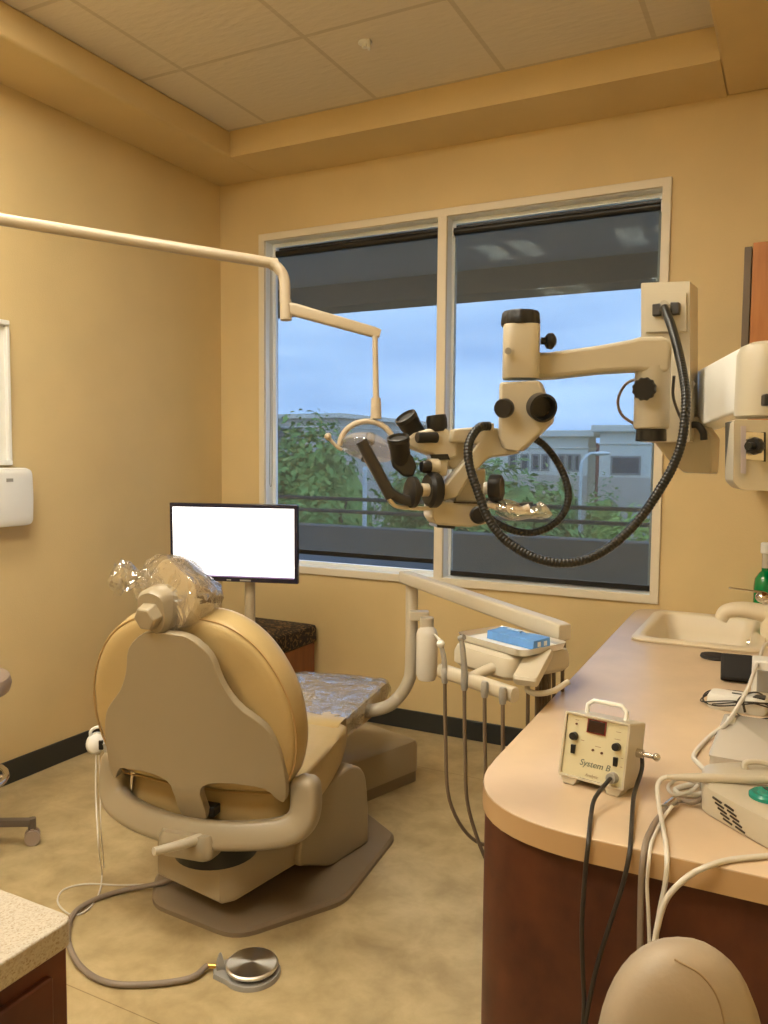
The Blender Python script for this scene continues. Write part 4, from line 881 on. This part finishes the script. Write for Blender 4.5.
# head (x along the handle side, y away from the bar)
DZ = 0
MD = Matrix.Translation((2.252, -1.53, 0)) @ Matrix.Rotation(R(-27), 4, 'Z')
MB(MD).pad(rounded_poly([(-.145, -.105), (.095, -.105), (.100, .02), (.105, .15), (-.14, .13)], .035, 5), [(.90, .806), (1, .818), (1, .850), (.95, .868), (.8, .876)]).build('head_housing', M_cream, du)
MB(MD @ Matrix.Translation((.132, -.045, .852)) @ Matrix.Rotation(R(26), 4, 'Z') @ Matrix.Rotation(R(20), 4, 'X')).pad(rounded_poly([(-.034, -.080), (.034, -.080), (.034, .080), (-.034, .080)], .012, 4), [(.95, -.012), (1, -.004), (1, .008), (.93, .014)]).build('control_pad', M_cream, du)
MB(MD).tube([(.08, .0, .80), (.14, -.075, .795), (.17, -.07, .79), (.19, -.03, .795), (.20, .02, .815)], .008, n=10).build('side_handle', M_cream, du)
MB(MD).tube([(-.092, -.185, .812), (.190, -.172, .808)], .018, n=16, sq=(.016, .020, .7)).build('holder_bar', M_cream, du, bevel=.002)
MB(MD).tube([(.02, -.18, .812), (.03, -.12, .83), (.04, -.08, .84)], .015, n=12).build('bar_bracket', M_cream, du)
post = Vector((bR.x, bR.y, 0)) - Vector((ax.x, ax.y, 0)) * .025
pl_ = MD.inverted() @ Vector((post.x, post.y, .85))
MB().cyl((post.x, post.y, .835), (post.x, post.y, bR.z - .015), .020, n=20).build('head_swivel', M_basepl, du)
MB(MD).tube([(pl_.x, pl_.y, .842), (pl_.x * .6, pl_.y * .7, .842), (.03, .05, .842)], .02, n=12, sq=(.035, .018, .6)).build('swivel_link', M_cream, du)
# tray + blue carton
M_tray = mat('satin_tray_steel', (.78, .77, .74), .32, metal=.85)
ty = thing('instrument_tray', 'shallow metal instrument tray lined with white paper on the delivery unit', 'tray', tuple(MD @ Vector((-.005, .005, .886))))
to = rounded_poly([(-.145, -.085), (.128, -.085), (.128, .102), (-.145, .102)], .03, 5)
MB(MD).pad(to, [(.93, .878), (.96, .880), (1, .898), (1.01, .899), (.985, .895), (.955, .883), (.5, .8825)]).build('pan', M_tray, ty)
MB(MD).pad(to, [(.93, .8835), (.93, .8848), (.5, .8850)]).build('paper_liner', M_white, ty, label='white paper liner')
bc = thing('glove_carton', 'bright blue carton lying on the metal instrument tray', 'carton', tuple(MD @ Vector((0, 0, .8855))))
MX2 = MD @ Matrix.Translation((.012, .018, .8855)) @ Matrix.Rotation(R(2), 4, 'Z')
m = MB(MX2); m.rings([[(x, y, z) for x, y, z in r_] for r_ in [
    [(-.092, -.036, 0), (-.092, .036, 0), (-.092, .034, .028), (-.092, -.034, .024)],
    [(-.03, -.036, 0), (-.03, .036, 0), (-.03, .034, .029), (-.03, -.034, .024)],
    [(.0, -.036, 0), (.0, .036, 0), (.0, .034, .024), (.0, -.034, .024)],
    [(.03, -.036, 0), (.03, .036, 0), (.03, .034, .028), (.03, -.034, .025)],
    [(.088, -.036, 0), (.088, .036, 0), (.088, .034, .028), (.088, -.034, .025)]]])
m.build('carton_body', M_blue, bc, bevel=.0015)
MB(MX2).box((-.035, .022, .0275), (.05, .016, .003)).build('carton_flap', mat('pale_blue_paper', (.35, .52, .75), .5), bc)
MB(MX2).box((.0885, -.012, .013), (.0012, .012, .013)).box((.0885, .014, .013), (.0012, .012, .013)).build('end_print', M_white, bc)
# handpieces / tubings in the holder
hs = [(-.058, 'slim metal handpiece with a white tip in the leftmost slot of the delivery unit', 1), (.024, 'tall metal handpiece standing in the second slot of the delivery unit', 2), (.104, 'grey tubing hanging from the third slot of the delivery unit holder', 0), (.172, 'grey tubing hanging from the rightmost slot of the delivery unit holder', 0)]
for i, (hx, lb, kind) in enumerate(hs):
    b = MD @ Vector((hx, -.19, .80))
    t = thing('dental_handpiece', lb, 'handpiece', tuple(b), group='handpieces in the delivery unit holder')
    MB(MD).lathe([(.008, .785), (.0105, .80), (.0105, .822), (.008, .828)], Matrix.Translation((hx, -.198, 0)), 16).build('connector', M_greyp, t)
    if kind == 1:
        MB(MD).tube([(hx, -.198, .82), (hx - .004, -.20, .86), (hx - .012, -.203, .89)], lambda q: .0085 - .002 * q, n=12).build('body', M_greyp, t)
        MB(MD).tube([(hx - .012, -.203, .888), (hx - .016, -.206, .905), (hx - .028, -.215, .922)], lambda q: .008 - .0062 * q, n=10).sphere((hx - .013, -.204, .895), .012, 10).build('tip', M_white, t)
    if kind == 2:
        MB(MD).tube([(hx, -.198, .80), (hx, -.20, .85), (hx - .006, -.203, .91), (hx - .010, -.205, .925)], lambda q: .0105 - .0045 * q, n=12).cyl((hx - .014, -.206, .925), (hx + .002, -.203, .932), .008, n=12).build('body', M_greyp, t)
    zlo = [.30, .235, .33, .30][i]
    MB(MD).tube([(hx, -.198, .79), (hx + .004, -.195, .62), (hx + .012, -.185, .45), (hx + .035 + .012 * i, -.12, zlo + .03), (hx + .065 - .01 * i, -.03, zlo), (.05 + .010 * i, .05, zlo + .10), (.045 + .012 * i, .075, .55), (.05 + .012 * i, .07, .81)], .0052, n=8).build('tubing', M_hoseb, t)
for x_, y_ in ((.070, .0), (.085, .02)):
    MB(MD).tube([(x_, y_, .82), (x_ + .004, y_, .62), (x_ + .008, y_ + .01, .45), (x_ + .012, y_ + .04, .38), (x_ + .014, y_ + .08, .46), (x_ + .01, y_ + .10, .62), (x_ + .004, y_ + .10, .82)], .0055, n=8).build('service_tube', M_hoseb, du)

# ================================================================== OPERATING LIGHT
ol0 = at(265, 262, 2.57); oll = at(-150, 195, 2.15); dd = (oll - ol0); wallp = ol0 + dd * (ol0.x / -dd.x)
ol = thing('operating_light', 'cream dental operating light on a long jointed arm from the left wall', 'dental light', (0, wallp.y, wallp.z))
MB().cyl((.002, wallp.y, wallp.z), (.03, wallp.y, wallp.z), .09, .08, 32).build('wall_plate', M_tanp, ol)
MB().tube([tuple(wallp + Vector((.02, 0, 0))), tuple(wallp.lerp(ol0, .5)), tuple(ol0 + (wallp - ol0) * .03), tuple(at(271, 264, 2.575)), tuple(at(280, 270.5, 2.578)), tuple(at(284.5, 281, 2.58)), tuple(at(285, 302, 2.58))], .0175, n=16, k=8).build('long_arm', M_tanp, ol)
MB().cyl(tuple(at(285.5, 300, 2.58)), tuple(at(286, 320, 2.58)), .0185, n=20).build('elbow_joint', M_tanp, ol)
p0, p1 = at(288, 308, 2.58), at(380, 334, 2.62)
A = axmat(p0, p1 - p0, (0, 0, 1)); Ls = (p1 - p0).length; s4 = rounded_poly([(-.020, -.014), (.020, -.014), (.020, .014), (-.020, .014)], .008, 3)
MB(A).rings([[(p[0] * .8, p[1] * .8, -.01) for p in s4], [(*p, .02) for p in s4], [(p[0] * .85, p[1], Ls - .02) for p in s4], [(p[0] * .7, p[1] * .8, Ls) for p in s4]]).build('spring_arm', M_tanp, ol, angle=60)
pt = at(375, 336, 2.60)
MB().cyl((pt.x, pt.y, pt.z), tuple(at(376, 398, 2.60)), .0085, .010, 16).cyl(tuple(at(376, 398, 2.60)), tuple(at(376, 419, 2.60)), .0155, .018, 16).build('drop_post', M_tanp, ol)
yc = at(367, 440, 2.60); VR = (RT * 1.0); 
pts = []
for k in range(13):
    a_ = math.pi * (k / 12) ; pts.append(tuple(yc + RT * (-math.cos(a_) * .088) + Vector((0, 0, 1)) * (math.sin(a_) * .080 - .020) + FW * .0))
MB().tube(pts, .0095, n=10, k=2).build('yoke', M_tanp, ol)
hc = at(367, 451, 2.60)
nz = (Vector((0, 0, -1)) * .86 - RT * .20 - FW * .36).normalized()
MB(axmat(hc - nz * .01, nz, RT)).lathe([(.012, -.040), (.03, -.037), (.06, -.028), (.080, -.012), (.088, 0), (.089, .008), (.084, .010)], None, 36).build('reflector_shield', M_lens, ol, label='clear curved shield')
MB(axmat(hc - nz * .040, nz, RT)).cyl((0, 0, -.02), (0, 0, .012), .016, n=20).build('lamp_socket', M_blackp, ol)
MB(axmat(hc + nz * .006, nz, RT)).cyl((0, 0, -.02), (0, 0, .03), .012, n=16).build('lamp_capsule', M_blackp, ol)
MB().tube([at(342, 450, 2.59), at(336, 446, 2.585), at(329, 438, 2.58)], .0058, n=8).sphere(tuple(at(328, 436.5, 2.58)), .012, 12).build('handle', M_tanp, ol)
MB().tube([at(393, 447, 2.61), at(399, 452, 2.62), at(404, 450, 2.625)], .0058, n=8).sphere(tuple(at(405, 449, 2.625)), .012, 12).build('handle', M_tanp, ol)

# ================================================================== MICROSCOPE
ms = thing('surgical_microscope', 'beige wall-mounted operating microscope with black knobs, eyepieces and ribbed hose', 'microscope', (XR - .002, -2.08, 1.45))
def facing(px, py, d, yaw=0):
    o_ = at(px, py, d); n_ = Vector((CAM.x - o_.x, CAM.y - o_.y, 0)).normalized(); n_.rotate(Matrix.Rotation(R(yaw), 3, 'Z').to_quaternion())
    x_ = Vector((0, 0, 1)).cross(n_).normalized(); M = Matrix((x_, Vector((0, 0, 1)), n_)).transposed().to_4x4(); M.translation = o_; return M
def plate(mb, pxs, d, thick, yaw=0, c=None, rr=0):
    "solid slab whose front face carries the outline and whose thickness runs away from it"
    cx = sum(p[0] for p in pxs) / len(pxs); cy = sum(p[1] for p in pxs) / len(pxs)
    if c: cx, cy = c
    M = facing(cx, cy, d, yaw); Mi = M.inverted(); n_ = M.col[2].to_3d(); o_ = M.translation; poly = []
    for x, y in pxs:
        v = at(x, y, 1) - CAM; t = (o_ - CAM).dot(n_) / v.dot(n_); L = Mi @ (CAM + v * t); poly.append((L.x, L.y))
    if rr: poly = rounded_poly(poly, rr, 3)
    mb.holed(poly, [], 0, -thick, M); return M
def knob(name, px, py, d, r, h, dirn, m=M_knob, n=24, ribs=0, parent=ms, dr=.9):
    c = at(px, py, d); A = axmat(c, dirn); mb_ = MB(A)
    nn = 48 if ribs else n; pr_ = []
    for rad, z in ((r * .92, 0), (r, h * .15), (r, h * .8), (r * dr, h)):
        pr_.append([(math.cos(2 * math.pi * i / nn) * rad * (1 - (.07 if ribs and (i * ribs // nn * 2 + (i * ribs * 2 // nn)) % 2 else 0)), math.sin(2 * math.pi * i / nn) * rad * (1 - (.07 if ribs and (i * ribs * 2 // nn) % 2 else 0)), z) for i in range(nn)])
    if ribs:
        pr_ = []
        for rad, z in ((r * .92, 0), (r, h * .15), (r, h * .8), (r * dr, h)):
            pr_.append([(math.cos(2 * math.pi * i / nn) * rad * (1 - .045 * (1 + math.cos(ribs * 2 * math.pi * i / nn))), math.sin(2 * math.pi * i / nn) * rad * (1 - .045 * (1 + math.cos(ribs * 2 * math.pi * i / nn))), z) for i in range(nn)])
    return mb_.rings(pr_).build(name, m, parent, angle=45)
toC = lambda px, py: (CAM - at(px, py, 1.6)).normalized()
Z3 = Vector((0, 0, 1))
# wall bracket to the right (largely outside the photograph) and near cylinder
cy = at(767, 380, 1.40)
MB().box((XR - .012, -2.08, 1.58), (.022, .26, .34)).build('wall_plate', M_scope, ms, bevel=.004)
w0 = Vector((XR - .02, -2.10, 1.58)); w1 = Vector((cy.x + .02, cy.y + .01, 1.56)); A = axmat(w0, w1 - w0, Z3); ba = MB(A)
ba.rings([[(p[0], p[1], 0) for p in rounded_poly([(-.055, -.035), (.055, -.035), (.055, .035), (-.055, .035)], .01, 3)], [(p[0], p[1], (w1 - w0).length) for p in rounded_poly([(-.05, -.03), (.05, -.03), (.05, .03), (-.05, .03)], .01, 3)]]).build('wall_arm', M_scope, ms)
zt, zb_ = at(764, 343, 1.38).z, at(764, 417, 1.38).z
MB().lathe([(.047, zb_), (.051, zb_ + .003), (.050, zt - .018), (.044, zt - .004), (.028, zt + .003)], Matrix.Translation((cy.x, cy.y, 0)), 40).build('main_pivot', M_scope, ms)
MB().box(tuple(at(769, 400, 1.34)), (.02, .02, .02), rz=.4).build('lock_stud', M_blackp, ms, bevel=.003)
m = MB(); plate(m, [(734, 419), (792, 421), (792, 492), (741, 490), (733, 482)], 1.345, .09, yaw=10, rr=.006); m.build('power_box', M_scope, ms, bevel=.004)
m = MB(); plate(m, [(732.5, 421), (738, 421), (738, 470), (732.5, 470)], 1.37, .07, yaw=10); m.build('power_box_back', M_blackp, ms)
m = MB(); plate(m, [(741, 426), (746, 426), (746, 474), (741, 473)], 1.3435, .002, yaw=10); m.build('light_strip', mat('pale_violet_strip', (.42, .38, .42), .4), ms)
m = MB(); plate(m, [(745, 431.5), (764, 432.5), (764, 461), (745, 460)], 1.342, .008, yaw=10); m.build('knob_plate', M_metal, ms, bevel=.001)
m = MB(); plate(m, [(761, 432), (766, 432), (766, 462), (761, 461)], 1.340, .012, yaw=10); m.build('knob_plate_edge', M_blackp, ms, bevel=.001)
nd = (CAM - at(755, 447, 1.33)).normalized() - RT * .55
knob('brightness_knob', 757, 446, 1.335, .0145, .018, nd, ribs=10)
MB().cyl(tuple(at(757, 446, 1.335) + nd.normalized() * .016), tuple(at(757, 446, 1.335) + nd.normalized() * .036), .006, n=12).build('knob_shaft', M_blackp, ms)
# long arm back to the balance column
wa0, wa1 = at(704, 402, 1.84), at(757, 379, 1.40)
A = axmat(wa0, wa1 - wa0, Z3); Lw = (wa1 - wa0).length
r1 = rounded_poly([(-.064, -.03), (.064, -.03), (.064, .03), (-.064, .03)], .006, 3); r2 = rounded_poly([(-.056, -.028), (.056, -.028), (.056, .028), (-.056, .028)], .006, 3)
MB(A).rings([[(*p, -.02) for p in r1], [(*p, Lw) for p in r2]]).build('swing_arm', M_white, ms, bevel=.002)
# balance column
m = MB(); plate(m, [(641, 283), (690, 281), (690, 442), (641, 442)], 1.72, .075, yaw=-14, c=(665, 362), rr=.003); m.build('balance_column', M_scope, ms, bevel=.004)
m = MB(); plate(m, [(645, 293), (686, 292), (686, 331), (645, 332)], 1.712, .008, yaw=-14, c=(665, 362), rr=.002); m.build('connector_plate', M_scope, ms, bevel=.002)
m = MB(); plate(m, [(652, 304), (660, 303), (660, 315), (652, 316)], 1.70, .014, yaw=-14, c=(665, 362)); m.build('connector_clamp', M_rubber, ms, bevel=.002)
m = MB(); plate(m, [(670, 302), (679, 302), (679, 314), (670, 315)], 1.70, .014, yaw=-14, c=(665, 362)); m.build('connector_clamp', M_rubber, ms, bevel=.002)
m = MB(); plate(m, [(642, 428), (697, 416), (713, 438), (711, 474), (684, 473), (669, 461)], 1.745, .07, yaw=-14); m.build('balance_arm', M_scope, ms, bevel=.004)
m = MB(); plate(m, [(694, 434), (712, 462), (711.3, 471), (702, 457)], 1.742, .004, yaw=-14); m.build('arm_slot', mat('copper_brown_panel', (.30, .17, .09), .4), ms)
MB().tube([at(686, 426, 1.72), at(697, 425, 1.71), at(703, 432, 1.70), at(704, 440, 1.70)], .0075, n=10).cyl(tuple(at(684, 426, 1.725)), tuple(at(690, 426, 1.715)), .012, n=14).build('lock_lever', M_blackp, ms)
m = MB(); plate(m, [(690, 378), (696, 383), (692, 391), (686, 386)], 1.715, .02); m.build('arm_stop', M_greyp, ms, bevel=.002)
MB().tube([at(640, 378, 1.66), at(626, 384, 1.68), at(618, 400, 1.69), at(622, 415, 1.69), at(636, 425, 1.68)], .0032, n=8).build('thin_cable', M_hoseb, ms)
MB().tube([at(674, 376, 1.60), at(673, 395, 1.62), at(678, 412, 1.65), at(684, 424, 1.70)], .003, n=8).build('thin_cable', M_blkcord, ms)
# rotating joint, forearm and left pivot
jr = at(652.5, 385, 1.57); zj0 = at(654.5, 429, 1.57).z; zj1 = at(654.5, 367, 1.57).z
MB().lathe([(.030, zj0), (.0335, zj0 + .003), (.0335, zj1)], Matrix.Translation((jr.x, jr.y, 0)), 36).build('arm_joint', M_scope, ms)
MB().cyl((jr.x, jr.y, zj0 - .024), (jr.x, jr.y, zj0), .0295, .0285, 32).build('joint_cap', M_blackp, ms, bevel=.002)
knob('joint_knob', 645, 389, 1.535, .0225, .016, (CAM - jr) - RT * .3, ribs=12)
m = MB(); plate(m, [(549, 352), (600, 345), (632, 339), (640, 336.5), (662, 336), (671, 340), (672, 352), (671, 369), (664, 373), (634, 370), (600, 372), (555, 377), (535, 378), (535, 352)], 1.535, .062, yaw=6, c=(655, 355)); m.build('forearm', M_scope, ms, bevel=.008, seg=3)
lv_ = at(521, 352, 1.57); z0_, z1_ = at(521, 379, 1.57).z, at(521, 326, 1.57).z
MB(Matrix.Translation((lv_.x, lv_.y, 0)) @ Matrix.Rotation(R(20), 4, 'Z')).pad(rounded_poly([(-.035, -.035), (.035, -.035), (.035, .035), (-.035, .035)], .022, 5), [(.96, z0_), (1, z0_ + .003), (1, z1_ - .003), (.96, z1_)]).build('head_pivot', M_scope, ms)
MB().cyl(tuple(at(508, 351, 1.525)), tuple(at(508, 351, 1.535)), .0065, n=16).build('round_badge', M_greyp, ms)
A = Matrix.Translation((lv_.x - .002, lv_.y, z1_))
nn = 60
MB(A).rings([[(math.cos(2 * math.pi * i / nn) * r_ * (1 + .035 * math.cos(10 * 2 * math.pi * i / nn)), math.sin(2 * math.pi * i / nn) * r_ * (1 + .035 * math.cos(10 * 2 * math.pi * i / nn)), z) for i in range(nn)] for r_, z in ((.037, 0), (.038, .004), (.036, .022), (.032, .027))]).build('top_knob', M_knob, ms)
c = at(541, 341, 1.565); MB().cyl(tuple(c), tuple(c + RT * .022), .007, n=12).build('tension_shaft', M_blackp, ms)
c = at(549, 341, 1.56); MB(axmat(c - RT * .006, RT + FW * .2)).lathe([(.010, 0), (.015, .004), (.016, .012), (.010, .018)], None, 20).build('tension_knob', M_knob, ms)
# tilting head block
m = MB(); plate(m, [(499, 382), (540, 380), (553, 415), (551, 422), (520, 452), (503, 449), (498, 436)], 1.545, .062, yaw=-6); m.build('tilt_block', M_scope, ms, bevel=.006, seg=3)
knob('tilt_knob', 506, 408, 1.535, .0185, .018, (CAM - lv_).normalized() - RT * .45, n=28)
kd = (CAM - lv_).normalized() + RT * .35 - Z3 * .10
A = axmat(at(541, 407, 1.522), kd)
MB(A).lathe([(.026, -.01), (.027, .014), (.0225, .016), (.021, .010), (.020, -.004), (.002, -.004)], None, 32).build('ring_knob', M_blackp, ms)
# suspension arm: level piece then diagonal down to the body
m = MB(); plate(m, [(452, 429), (476, 427), (500, 428), (503, 446), (522, 453), (505, 456), (489, 458), (470, 478), (459, 497), (442, 502), (441, 489), (466, 459), (478, 443), (450, 442)], 1.575, .045, yaw=12); m.build('suspension_arm', M_scope, ms, bevel=.005)
m = MB(); plate(m, [(486, 423), (494, 423), (494, 431), (486, 431)], 1.56, .03); m.build('hose_bracket', M_cream, ms, bevel=.002)
m = MB(); plate(m, [(433, 501), (487, 503), (487, 524), (470, 527.5), (437, 525), (432, 517)], 1.575, .075, yaw=16); m.build('body_base', M_scope, ms, bevel=.004)
m = MB(); plate(m, [(437, 524.5), (455, 526), (455, 529), (437, 527.5)], 1.58, .06, yaw=16); m.build('objective_ring', M_blackp, ms)
m = MB(); plate(m, [(458, 474), (486, 468), (486, 503), (455, 502)], 1.60, .06, yaw=16); plate(m, [(448, 436), (472, 434), (472, 466), (452, 470), (446, 462)], 1.60, .05, yaw=16); m.build('body_upper', M_scope, ms, bevel=.004)
m = MB(); plate(m, [(454, 501.5), (486, 502.5), (486, 504.5), (454, 503)], 1.574, .004, yaw=16); m.build('body_seam', M_dark, ms)
# binocular head
m = MB(); plate(m, [(428, 429), (447, 428), (458, 438), (458, 456), (447, 461), (433, 456), (422, 452), (409, 447), (406, 440), (414, 433)], 1.585, .06, yaw=10); m.build('binocular_head', M_cream, ms, bevel=.005)
m = MB(); plate(m, [(430, 454.5), (448, 454), (450, 459.5), (432, 460)], 1.583, .055, yaw=10); m.build('head_joint', M_blackp, ms)
m = MB(); plate(m, [(432, 460), (449, 459), (447, 476), (436, 478)], 1.59, .045, yaw=10); m.build('tube_mount', M_cream, ms, bevel=.003)
for (x0_, y0_, x1_, y1_, r_, d0, d1) in ((405, 416, 417, 436, .0225, 1.60, 1.60), (398, 437, 401, 460, .0215, 1.545, 1.545)):
    a_, b_ = at(x0_, y0_, d0 - .01), at(x1_, y1_, d1 + .01); dr_ = (a_ - b_).normalized(); Lq = (a_ - b_).length
    MB(axmat(b_, dr_)).lathe([(r_ * .86, -.006), (r_ * .92, 0), (r_ * .92, Lq * .55), (r_ * .97, Lq * .58), (r_ * .97, Lq * .80), (r_ * 1.03, Lq * .84), (r_ * 1.0, Lq), (r_ * .85, Lq + .001), (r_ * .75, Lq - .004), (.001, Lq - .005)], None, 32).build('eyepiece', M_eyep, ms)
m = MB(); plate(m, [(391, 458), (401, 452), (412, 455), (417, 466), (413, 477), (404, 477), (392, 467)], 1.54, .045, yaw=0); m.build('eyepiece_prism', M_blackp, ms, bevel=.004)
A = axmat(at(437.5, 429, 1.60), Z3 - RT * .12); MB(A).lathe([(.018, -.005), (.0205, .004), (.021, .018), (.019, .027), (.012, .028)], None, 28).build('camera_port_cap', M_blackp, ms)
MB().cyl(tuple(at(417, 437.5, 1.565)), tuple(at(437, 437.5, 1.585)), .0105, n=20).build('adjust_barrel', M_knob, ms, bevel=.002)
# focus knobs
def disk(px, py, d, r, h, dirn, name, m): return MB(axmat(at(px, py, d), dirn)).lathe([(r * .9, 0), (r, h * .2), (r, h * .75), (r * .82, h)], None, 32).build(name, m, ms)
ld = (-RT * .93 - FW * .36).normalized()
disk(438, 490, 1.57, .0350, .024, ld, 'focus_knob', M_knob)
MB(axmat(at(428, 490, 1.555), ld)).cyl((0, 0, 0), (0, 0, .016), .0125, n=20).build('focus_collar', M_cream, ms)
MB(axmat(at(421, 491, 1.545), ld)).cyl((0, 0, 0), (0, 0, .016), .0115, n=20).build('focus_shaft', M_blackp, ms)
disk(416, 492, 1.535, .0300, .016, ld, 'focus_knob', M_knob)
disk(430, 467, 1.56, .0125, .018, ld, 'fine_knob', M_knob)
MB(axmat(at(433, 467, 1.575), ld)).cyl((0, 0, -.01), (0, 0, .010), .0165, n=20).build('fine_collar', M_cream, ms)
rd = (RT * .93 - FW * .36).normalized()
MB(axmat(at(487, 488, 1.57), rd)).cyl((0, 0, -.005), (0, 0, .012), .012, n=16).build('knob_collar', M_white, ms)
knob('star_knob', 490, 488, 1.565, .0265, .024, rd, ribs=6)
disk(478, 515, 1.565, .0175, .016, -FW + RT * .1, 'side_knob', M_knob)
# handle with grip
g0, g1, g2 = at(361, 441, 1.50), at(391, 497, 1.52), at(411, 501, 1.53)
MB().tube([g0, g0.lerp(g1, .5), g1], .0128, n=14, k=3, sq=(.0135, .011, .7)).build('handle_grip', M_rubber, ms)
MB().tube([g1 - (g1 - g0).normalized() * .012, g1 + (g2 - g1) * .5, g2], .012, n=14, k=3, sq=(.013, .010, .7)).build('grip_elbow', M_rubber, ms)
MB().tube([at(386, 494, 1.515), at(392, 503, 1.52), at(400, 507, 1.53), at(425, 508.5, 1.56), at(440, 507, 1.59)], .0042, n=10).tube([at(358, 446, 1.505), at(372, 472, 1.512), at(386, 494, 1.515)], .0022, n=8).build('handle_bar', M_cream, ms)
# wrapped right hand grip
m = MB(); m.tube([at(488, 504, 1.58), at(505, 508, 1.57), at(520, 510, 1.56), at(530, 507, 1.555)], .009, n=12, sq=(.013, .008, .8)); m.build('right_handle', M_silver, ms, label='silvery wrapped handle')
m = MB(); m.tube([at(486, 499, 1.58), at(505, 505, 1.565), at(522, 504, 1.555), at(533, 503, 1.55)], .003, n=8); m.build('handle_wire', M_blkcord, ms)
m = MB(); m.tube([at(498, 506, 1.575), at(520, 512, 1.56), at(540, 512, 1.55), at(546, 508, 1.55)], lambda t: .016 + .004 * math.sin(t * 9), n=10); m.build('handle_bag', M_wrap, ms, label='clear plastic bag')
# ribbed hoses
def ribbed(pts, r, pitch):
    P = smooth_path(pts, 6); L = sum((b - a).length for a, b in zip(P, P[1:])); n_r = int(L / pitch) * 5
    # resample evenly
    out = []; cum = [0]
    for a_, b_ in zip(P, P[1:]): cum.append(cum[-1] + (b_ - a_).length)
    j = 0
    for i in range(n_r + 1):
        s_ = L * i / n_r
        while j < len(cum) - 2 and cum[j + 1] < s_: j += 1
        t = (s_ - cum[j]) / max(1e-9, cum[j + 1] - cum[j]); out.append(P[j].lerp(P[j + 1], t))
    q = {'i': 0}
    def rad(t): return r * (1 + .07 * math.cos(2 * math.pi * t * n_r / 5))
    return MB().tube(out, rad, n=12, smooth=False)
ribbed([at(664, 306, 1.70), at(666, 312, 1.665), at(672, 328, 1.60), at(679, 354, 1.53), at(684, 380, 1.49), at(686, 402, 1.47), at(682, 440, 1.46), at(673, 466, 1.46), at(660, 489, 1.46), at(642, 516, 1.46), at(622, 537, 1.46), at(602, 552, 1.46), at(581, 561, 1.46), at(558, 563, 1.46), at(536, 558, 1.47), at(518, 549, 1.48), at(502, 537, 1.49), at(488, 518, 1.50), at(478, 492, 1.51), at(470, 468, 1.52), at(468, 449, 1.53), at(472, 436, 1.54), at(480, 427, 1.55), at(489, 426, 1.56)], .0084, .0066).build('ribbed_hose', M_blackp, ms, angle=60)
MB().cyl(tuple(at(664, 305, 1.712)), tuple(at(665, 309, 1.685)), .0105, n=16).build('hose_fitting', M_metal, ms)
ribbed([at(534, 438, 1.60), at(545, 446, 1.60), at(556, 460, 1.595), at(565, 478, 1.59), at(568.5, 497, 1.58), at(563, 514, 1.575), at(551, 526, 1.57), at(534, 532.5, 1.565), at(515, 531, 1.56), at(497, 523, 1.56), at(484, 514, 1.58)], .0072, .0066).build('light_hose', M_blackp, ms, angle=60)
